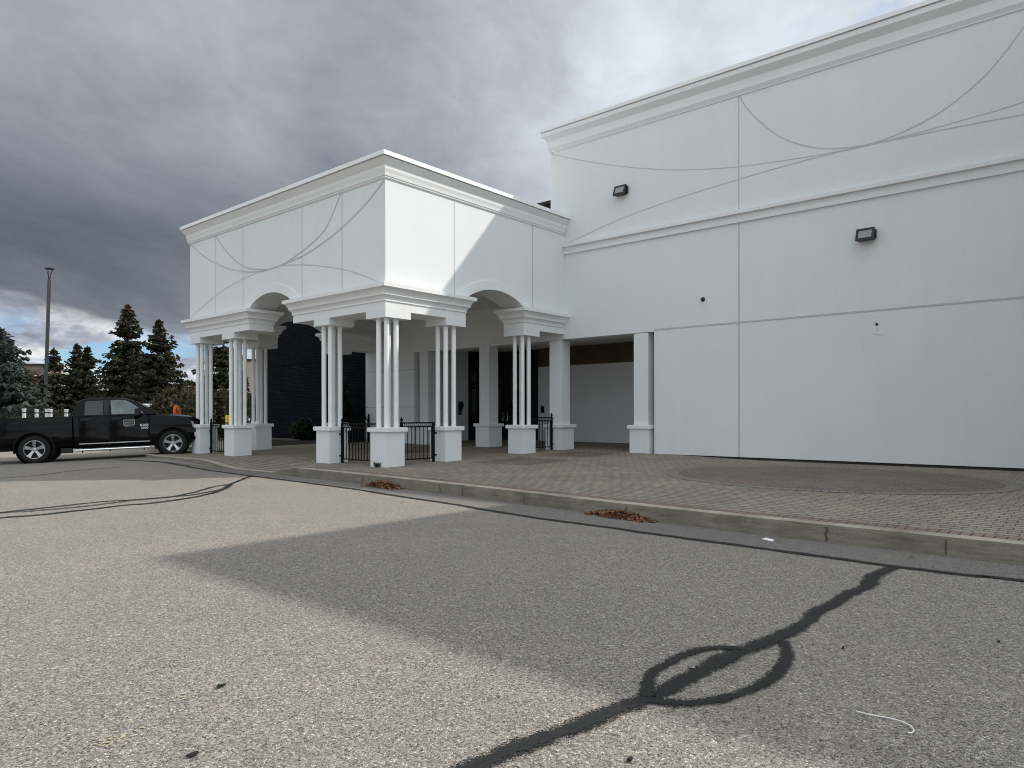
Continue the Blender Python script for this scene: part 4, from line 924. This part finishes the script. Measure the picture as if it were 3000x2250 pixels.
        m = MB(); m.box(-1.245,-1.16,s_*.90-.09,s_*.90+.075,.92,1.34); m.build('tail_light', M['lamp_red'], o, bevel=.015)
    for x in (0, 3.85):
        for s_ in (-1, 1):
            m = MB(); m.lathe([(.50,.955),(.50,.56),(.0,.56)], (x,0,.43), (0,s_,0), 32); m.build('wheel_well', M['trimblk'], o)
    # front: grille, bumpers, mirrors, hood seam
    m = MB(); m.prism([(4.66,-.62,.86),(4.74,-.6,.88),(4.76,-.6,1.18),(4.70,-.6,1.22)], (0,1.22,0)); m.build('grille', M['trimblk'], o, fixn=True, bevel=.015)
    m = MB(); m.box(4.75,4.785,-.58,.58,1.03,1.07); m.box(4.75,4.79,-.03,.03,.90,1.2); m.build('grille_bar', M['chrome'], o)
    m = MB(); m.prism([(4.45,-.96,.50),(4.82,-.86,.46),(4.86,-.84,.62),(4.84,-.86,.78),(4.45,-.965,.78)], (0,1.82,0)); m.build('front_bumper', M['trimblk'], o, fixn=True, bevel=.03)
    m = MB(); m.box(4.50,4.80,-.985,-.95,.60,.76); m.build('bumper_trim', M['alloy'], o, bevel=.02)
    m = MB(); m.box(-1.42,-1.2,-.95,.95,.50,.72); m.build('rear_bumper', M['trimblk'], o, bevel=.03)
    m = MB(); m.tube([(3.45,-.80,1.42),(3.42,-.80,2.18)], .005, 6); m.build('aerial', M['trimblk'], o)
    m = MB(); m.box(-1.1,4.5,-.55,.55,.38,.5); m.tube([(0,-.7,.43),(0,.7,.43)], .09, 8); m.tube([(3.85,-.7,.43),(3.85,.7,.43)], .07, 8); m.box(.7,1.0,-.97,-.80,.26,.42); m.box(3.3,3.36,-.97,-.75,.25,.5); m.build('chassis', M['trimblk'], o)
    # wheels
    for x in (0, 3.85):
        for s_ in (-1, 1):
            c = Vector((x, s_*.865, .42)); ax = Vector((0, s_, 0))
            wh = bpy.data.objects.new('wheel', None); col.objects.link(wh); wh.parent = o; wh.location = c
            m = MB(); m.lathe([(.275,-.125),(.30,-.135),(.385,-.135),(.410,-.115),(.420,-.07),(.420,.07),(.410,.115),(.385,.132),(.30,.13),(.278,.118),(.27,.10)], (0,0,0), ax, 44); m.build('tyre', M['tyre'], wh, smooth=True, auto=40)
            m = MB(); m.lathe([(.278,.112),(.284,.125),(.274,.128),(.262,.118),(.255,.07),(.250,-.10),(0,-.10)], (0,0,0), ax, 44)
            e1 = Vector((1,0,0)); e2 = Vector((0,0,1))
            rim = m.build('rim', [M['alloy'], M['trimblk']], wh, smooth=True, auto=40)
            m = MB(); m.lathe([(.245,-.04),(.06,-.035),(.0,-.035)], (0,0,0), ax, 30); m.build('brake_disc', M['trimblk'], wh)
            m = MB()
            for i in range(5):
                a_ = R(90)+i*2*math.pi/5; u_ = e1*math.cos(a_)+e2*math.sin(a_); v_ = e1*-math.sin(a_)+e2*math.cos(a_)
                q = [(.045,-.036,.075),(.045,.036,.075),(.15,.040,.092),(.262,.062,.108),(.262,-.062,.108),(.15,-.040,.092)]
                top = [u_*r_+v_*w_+ax*h_ for r_, w_, h_ in q]; m.prism([p_-ax*.045 for p_ in top], ax*.045)
            m.lathe([(0,.09),(.03,.092),(.05,.085),(.062,.072),(.062,.02)], (0,0,0), ax, 20)
            for i in range(5):
                a_ = R(126)+i*2*math.pi/5; m.lathe([(.0,.085),(.012,.085),(.014,.05)], (e1*math.cos(a_)+e2*math.sin(a_))*.072, ax, 8)
            m.build('spokes', M['alloy'], wh, fixn=True, bevel=.005)
    # lettering and magnetic sign on the right front door
    def text(s_, name, x, z, size, mat, yy=-(W+.010), ext=.004, parent=None, sx=1.0):
        cu = bpy.data.curves.new('t', 'FONT'); cu.body = s_; cu.size = size; cu.extrude = ext; cu.offset = .004; cu.align_x = 'CENTER'; cu.align_y = 'CENTER'
        to = bpy.data.objects.new('t', cu); col.objects.link(to); dg = bpy.context.evaluated_depsgraph_get(); dg.update(); me = bpy.data.meshes.new_from_object(to.evaluated_get(dg)); bpy.data.objects.remove(to)
        me.materials.clear(); me.materials.append(mat); ob = bpy.data.objects.new(name, me); col.objects.link(ob); ob.parent = parent or o
        ob.location = (x, yy, z); ob.rotation_euler = (R(90), 0, 0); ob.scale = (sx, 1, 1); return ob
    text('RAM', 'door_badge', 3.03, 1.055, .098, M['alloy'], sx=1.25); text('1500', 'door_badge', 3.03, .965, .092, M['alloy'], sx=1.25)
    m = MB(); m.box(2.44,2.76,-(W+.013),-(W+.007),1.06,1.245); sg = m.build('door_sign', M['sign'], o)
    m = MB(); m.box(2.46,2.74,-(W+.016),-(W+.0131),1.083,1.225); m.build('sign_print', M['signdark'], sg)
    m = MB(); m.tube(catmull([(2.48,-(W+.017),1.11),(2.54,-(W+.017),1.16),(2.60,-(W+.017),1.13),(2.66,-(W+.017),1.17),(2.72,-(W+.017),1.14)], .02), .008, 5); m.tube([(2.47,-(W+.012),1.035),(2.73,-(W+.012),1.035)], .006, 5); m.build('sign_drawing', M['sign'], sg)
    return o
tk = truck()
hd = math.atan2(TH.y, TH.x); tilt = math.atan(.0345)
nrm = Vector((-TH.y, TH.x, 0))
base = TR+nrm*1.0; base.z = ROAD+.006
tk.rotation_mode = 'ZYX'; tk.rotation_euler = (0, -tilt, hd)
tk.rotation_mode = 'XYZ'; tk.rotation_euler = (Matrix.Rotation(hd, 3, 'Z') @ Matrix.Rotation(-tilt, 3, 'Y')).to_euler()
tk.location = base

# ------------------------------------------------------------------ person in orange vest behind the truck
def person(loc, rz, h=1.80):
    o = empty('person', loc, 'person in an orange high-visibility vest, seen from behind over the truck hood', 'person', rz=rz)
    k_ = h/1.8
    V = [((0,0,.98),.15,.10),((0,.01,1.16),.155,.10),((0,.02,1.34),.185,.11),((0,.015,1.46),.12,.085),((0,-.02,1.53),.055,.055),((0,-.06,1.57),.055,.055),
         ((-.10,0,.90),.095,.095),((-.11,-.01,.50),.065,.065),((-.115,.03,.10),.045,.045),((-.12,-.09,.04),.035,.03),
         ((.10,0,.90),.095,.095),((.11,-.01,.50),.065,.065),((.115,.03,.10),.045,.045),((.12,-.09,.04),.035,.03),
         ((-.20,.015,1.43),.065,.065),((-.27,.03,1.15),.045,.045),((-.24,-.12,.96),.035,.035),((.20,.015,1.43),.065,.065),((.27,.03,1.15),.045,.045),((.24,-.12,.96),.035,.035)]
    E = [(0,1),(1,2),(2,3),(3,4),(4,5),(0,6),(6,7),(7,8),(8,9),(0,10),(10,11),(11,12),(12,13),(3,14),(14,15),(15,16),(3,17),(17,18),(18,19)]
    def skin(name, V, E, mat, sub=2):
        me = bpy.data.meshes.new(name); me.from_pydata([tuple(c*k_ for c in v[0]) for v in V], E, []); ob = bpy.data.objects.new(name, me); col.objects.link(ob)
        md = ob.modifiers.new('s', 'SKIN'); md.use_smooth_shade = True
        for i, v in enumerate(V): me.skin_vertices[0].data[i].radius = (v[1]*k_, v[2]*k_)
        me.skin_vertices[0].data[0].use_root = True
        s2 = ob.modifiers.new('u', 'SUBSURF'); s2.levels = sub; s2.render_levels = sub; bake(ob); ob.data.materials.clear(); ob.data.materials.append(mat)
        for p_ in ob.data.polygons: p_.use_smooth = True
        ob.parent = o; return ob
    b = skin('body', V, E, M['jeans'])
    b.data.materials.append(M['orange']); b.data.materials.append(M['skin'])
    for p_ in b.data.polygons:
        z = p_.center.z/k_
        if z > 1.505: p_.material_index = 2
        elif z > .93 and not (abs(p_.center.x) > .2*k_ and z < 1.02): p_.material_index = 1
        elif abs(p_.center.x) > .2*k_ and z < 1.02 and z > .8: p_.material_index = 2
    m = MB()
    def ell(m, c, rx, ry, rz_, n=16, k=10):
        rows_ = []
        for i in range(k+1):
            t = math.pi*i/k; rows_.append([(c[0]+rx*math.sin(t)*math.cos(a), c[1]+ry*math.sin(t)*math.sin(a), c[2]-rz_*math.cos(t)) for a in [j*2*math.pi/n for j in range(n+1)]])
        m.rows(rows_)
    ell(m, (0,-.02*k_,1.68*k_), .078*k_, .098*k_, .118*k_); ell(m, (-.08*k_,-.01,1.67*k_), .014, .03, .032, 8, 6); ell(m, (.08*k_,-.01,1.67*k_), .014, .03, .032, 8, 6); bow = Matrix.Translation((0,-.075*k_,1.575*k_)) @ Matrix.Rotation(R(24), 4, 'X') @ Matrix.Translation((0,0,-1.62*k_))
    m.prism([(-.012,-.115*k_,1.70*k_),(.012,-.115*k_,1.70*k_),(.016,-.118*k_,1.655*k_),(-.016,-.118*k_,1.655*k_)], (0,-.02,0)); m.v = [tuple(bow @ Vector(q)) for q in m.v]; m.build('head', M['skin'], o, smooth=True)
    m = MB(); ell(m, (0,.012*k_,1.705*k_), .086*k_, .098*k_, .105*k_); m.v = [tuple(bow @ Vector(q)) for q in m.v]; m.build('hair', M['hair'], o, smooth=True)
    for s_ in (-1, 1):                                              # each hand: palm, four fingers and a thumb
        m = MB(); c = Vector((s_*.235*k_, -.155*k_, .90*k_)); m.obox(c, (.018,0,0), (0,.036,.0), (0,.0,.045))
        for f_ in range(4):
            b0 = c+Vector((0,-.03+.02*f_,-.045)); ln = (.058,.068,.064,.05)[f_]; m.tube([b0, b0+Vector((-s_*.006,0,-ln*.5)), b0+Vector((-s_*.022,0,-ln))], [.0095,.009,.007], 6)
        m.tube([c+Vector((0,-.034,.02)), c+Vector((-s_*.01,-.058,-.012)), c+Vector((-s_*.016,-.062,-.045))], [.011,.010,.008], 6)
        m.build('hand', M['skin'], o, smooth=True)
    m = MB()
    def back(x, z): return Vector((x*k_, (.128 if z < 1.42 else .112)*k_+.004, z*k_))
    for s_ in (-1, 1):
        a, b_ = back(-.15*s_, 1.44), back(.10*s_, 1.0); d_ = (b_-a).normalized(); w_ = Vector((0,1,0)).cross(d_)*.028
        m.face([a-w_+Vector((0,.004*s_,0)), a+w_+Vector((0,.004*s_,0)), b_+w_+Vector((0,.012+.004*s_,0)), b_-w_+Vector((0,.012+.004*s_,0))])
    m.build('vest_tape', M['reflect'], o)
    return o
pl = at(517, 1214, 27.2)
person((pl.x, pl.y, .10), math.pi+hd+R(70), 1.82)
m = MB(); m.lathe([(0,.10),(.93,.10),(.99,.08),(1.0,-.4)], (pl.x, pl.y, 0), (0,0,1), 32); tag(m.build('traffic_island', M['concrete'], smooth=True, auto=40), kind='structure')

# ------------------------------------------------------------------ lamp post
lp = empty('lamp_post', gp(129, 45), 'tall dark square lamp post with a round open-frame lamp head, behind the truck bed', 'lamp post')
hh = hz(783, 45)
m = MB(); q = .085
m.prism([(-q,-q,0),(q,-q,0),(q,q,0),(-q,q,0)], (0,0,hh-.79)); m.build('pole', M['polemetal'], lp, bevel=.01)
m = MB(); m.box(-.16,.16,-.16,.16,0,.05); m.box(-.12,.12,-.12,.12,.05,.35); m.build('base', M['polemetal'], lp, bevel=.01)
m = MB(); m.lathe([(.05,hh-.80),(.06,hh-.79),(.06,hh-.70),(.085,hh-.69),(.085,hh-.65),(.03,hh-.63)], (0,0,0), (0,0,1), 14); m.build('collar', M['polemetal'], lp)
m = MB()
for i in range(4):
    a = R(45)+i*math.pi/2; m.tube([(math.cos(a)*.05,math.sin(a)*.05,hh-.66),(math.cos(a)*.09,math.sin(a)*.09,hh-.45),(math.cos(a)*.19,math.sin(a)*.19,hh-.10)], .02, 6)
m.build('lamp_arms', M['polemetal'], lp)
m = MB(); m.lathe([(0,hh-.11),(.14,hh-.11),(.27,hh-.09),(.29,hh-.06),(.27,hh-.035),(.09,hh-.015),(.04,hh+.05),(0,hh+.055)], (0,0,0), (0,0,1), 28); m.build('lamp_head', M['polemetal'], lp, smooth=True, auto=50)
tv = (RGT*.034).copy(); axv = Vector((0,0,1)).cross(tv.normalized()); lp.rotation_euler = Matrix.Rotation(.034, 3, axv).to_euler()

# ------------------------------------------------------------------ far fence, pillars and buildings
def fence_panel(a, b, zt, label, seed):
    a, b = Vector(a), Vector(b); d = (b-a); ln = d.length; d.normalize(); n = Vector((-d.y, d.x, 0)); o = empty('mesh_fence', a, label, 'fence', 'dark mesh fence panels behind the white pillars')
    for t in (0, ln):
        m = MB(); m.obox(d*t+Vector((0,0,zt/2)), d*.035, n*.035, (0,0,zt/2)); m.build('post', M['greenmesh'], o)
    m = MB(); k_ = int(ln/.09)
    for i in range(k_): m.obox(d*(ln*(i+.5)/k_)+Vector((0,0,zt*.48)), d*.012, n*.008, (0,0,zt*.46))
    for i in range(8): m.obox(d*ln/2+Vector((0,0,.08+(zt-.12)*i/7)), d*ln/2, n*.01, (0,0,.012))
    m.build('mesh_panel', M['greenmesh'], o); return o
fd = 34
for i, (x0, x1, ty, lb) in enumerate(((-25, 66, 1198, 'grey-green mesh fence panel at the left edge, under the blue-grey spruce'), (76, 103, 1193, 'dark mesh fence panel between the two leftmost white pillars'), (112, 132, 1200, 'dark mesh fence panel left of the broad white pillar, by the lamp post'), (153, 188, 1199, 'dark mesh fence panel in front of the clipped hedge'), (199, 330, 1200, 'long dark mesh fence panel running behind the truck cab'))):
    fence_panel(gp(x0, fd), gp(x1, fd), hz(ty, fd), lb, i)
def pillar_post(px0, px1, py, label):
    w = (px1-px0)*fd/F/2; o = empty('fence_pillar', gp((px0+px1)/2, fd-.3), label, 'pillar', 'white fence pillars behind the truck bed', rz=-YAW); h = hz(py, fd)
    m = MB(); m.box(-w,w,-.04,.04,0,h-.05); m.build('shaft', M['white'], o, bevel=.01)
    m = MB(); m.box(-w-.008,w+.008,-.05,.05,h-.05,h); m.build('cap', M['white'], o, bevel=.01)
    m = MB(); m.box(-w-.004,w+.004,-.045,.045,h-.20,h-.15); m.build('band', M['iron'], o)
for a in ((66,75,1196,'narrow white fence pillar nearest the left edge, behind the truck bed'),(103,111.5,1198,'narrow white fence pillar just left of the lamp post'),(133,144,1197,'broad mottled white fence pillar right of the lamp post base'),(146,152.5,1198,'narrow white fence pillar touching the broad mottled one'),(189.5,198.5,1198,'narrow white fence pillar nearest the truck cab')): pillar_post(*a)
def far_building(px0, px1, py, dep, depth, label, mat, cap, windows=0, band=None, name='far_building', winmat='frame'):
    a, b = Vector(gp(px0, dep)), Vector(gp(px1, dep)); w = (b-a).length; h = hz(py, dep); o = empty(name, (a+b)/2, label, 'building', None, rz=-YAW)
    m = MB(); m.box(-w/2,w/2,0,depth,0,h); m.build('wall', M[mat], o)
    m = MB(); m.box(-w/2-.1,w/2+.1,-.1,depth+.1,h+.002,h+.22); m.build('roof', M[cap], o)
    if band:
        for z in band:
            m = MB(); m.box(-w/2-.02,w/2+.02,-.06,-.003,z,z+.14); m.build('band', M['cream'], o)
    for i in range(windows):
        x = -w/2+w*(i+.5)/windows
        for z in ((.9, 2.4), (3.6, 5.1)):
            if z[1] > h-.3: continue
            m = MB(); m.box(x-.55,x+.55,-.04,-.003,*z); f_ = m.build('window', M['white'], o); m = MB(); m.box(x-.47,x+.47,-.055,-.042,z[0]+.08,z[1]-.08); m.build('pane', M['glass'], f_)
    return o
far_building(70, 140, 1070, 80, 2.5, 'brown brick building with pale bands, behind the rusty trees at left', 'brownbrick', 'darkroof', 3, (3.3, 5.9))
far_building(240, 350, 1110, 92, 3, 'long cream warehouse wall between the spruce pairs', 'cream', 'white', 0)
far_building(150, 225, 1085, 100, 2, 'pale building glimpsed through the thin spruce behind the lamp post', 'cream', 'white', 0)
far_building(690, 860, 1058, 66, 3, 'beige ribbed building seen between the columns', 'beige', 'polemetal', 0)
far_building(-60, 26, 1176, 62, 2, 'low brown brick building at the left edge, under the blue-grey spruce', 'brownbrick', 'white', 3)
bb = far_building(560, 640, 1190, 95, 3, 'low white building behind the shrubs, left of the columns', 'white', 'white', 2)
for px, lb in ((664, 'left yellow bollard beyond the gate between the column clusters'), (671.5, 'right yellow bollard beyond the gate between the column clusters')):
    v = gp(px, 37.5); m = MB(); m.lathe([(.065,0),(.065,hz(1218,37.5)),(.055,hz(1218,37.5)+.04),(0,hz(1218,37.5)+.06)], (0,0,0), (0,0,1), 14); tag(m.build('bollard', M['yellowp'], loc=v, smooth=True, auto=50), lb, 'bollard', 'yellow bollards beyond the gate')
def small_vehicle(px, dep, rz, label, van):
    o = empty('parked_van' if van else 'parked_car', gp(px, dep), label, 'van' if van else 'car', None, rz=rz)
    if van: prof_ = [(-2.6,.35),(2.6,.35),(2.65,.95),(2.2,1.15),(1.7,2.0),(1.5,2.15),(-2.55,2.2),(-2.62,1.2)]
    else: prof_ = [(-2.2,.3),(2.2,.3),(2.25,.7),(2.1,.85),(1.2,.98),(.5,1.4),(.2,1.45),(-1.1,1.45),(-1.7,1.05),(-2.2,.98)]
    w = .95 if van else .88
    m = MB(); m.prism([(x,-w,z) for x, z in prof_], (0,2*w,0)); m.build('body', M['white'], o, fixn=True, bevel=.05)
    m = MB()
    for s_ in (-1, 1):
        q = [(.9,1.3),(1.65,1.3),(1.5,1.9),(.9,1.9)] if van else [(-1.5,1.0),(1.0,1.0),(.45,1.36),(-1.0,1.36)]
        m.prism([(x, s_*(w+.002), z) for x, z in q], (0, s_*.006, 0))
    m.build('window', M['carglass'], o, fixn=True)
    for x in ((-1.7,1.7) if van else (-1.35,1.35)):
        for s_ in (-1, 1):
            m = MB(); m.lathe([(0,.1),(.2,.1),(.32,.09),(.33,0),(.32,-.09),(0,-.09)], (x,s_*(w-.08),.33), (0,s_,0), 18); m.build('wheel', M['tyre'], o)
small_vehicle(655, 42, hd+R(170), 'white car parked beyond the gate, by the yellow bollards', False)
small_vehicle(500, 46, hd+R(8), 'white van parked beyond the truck hood, behind the person', True)
m = MB(); m.lathe([(.14,0),(.14,hz(1186,44)),(0,hz(1186,44)+.02)], (0,0,0), (0,0,1), 14); tag(m.build('concrete_post', M['beige'], loc=gp(485, 44), smooth=True, auto=50), 'short beige post in front of the white van', 'post')
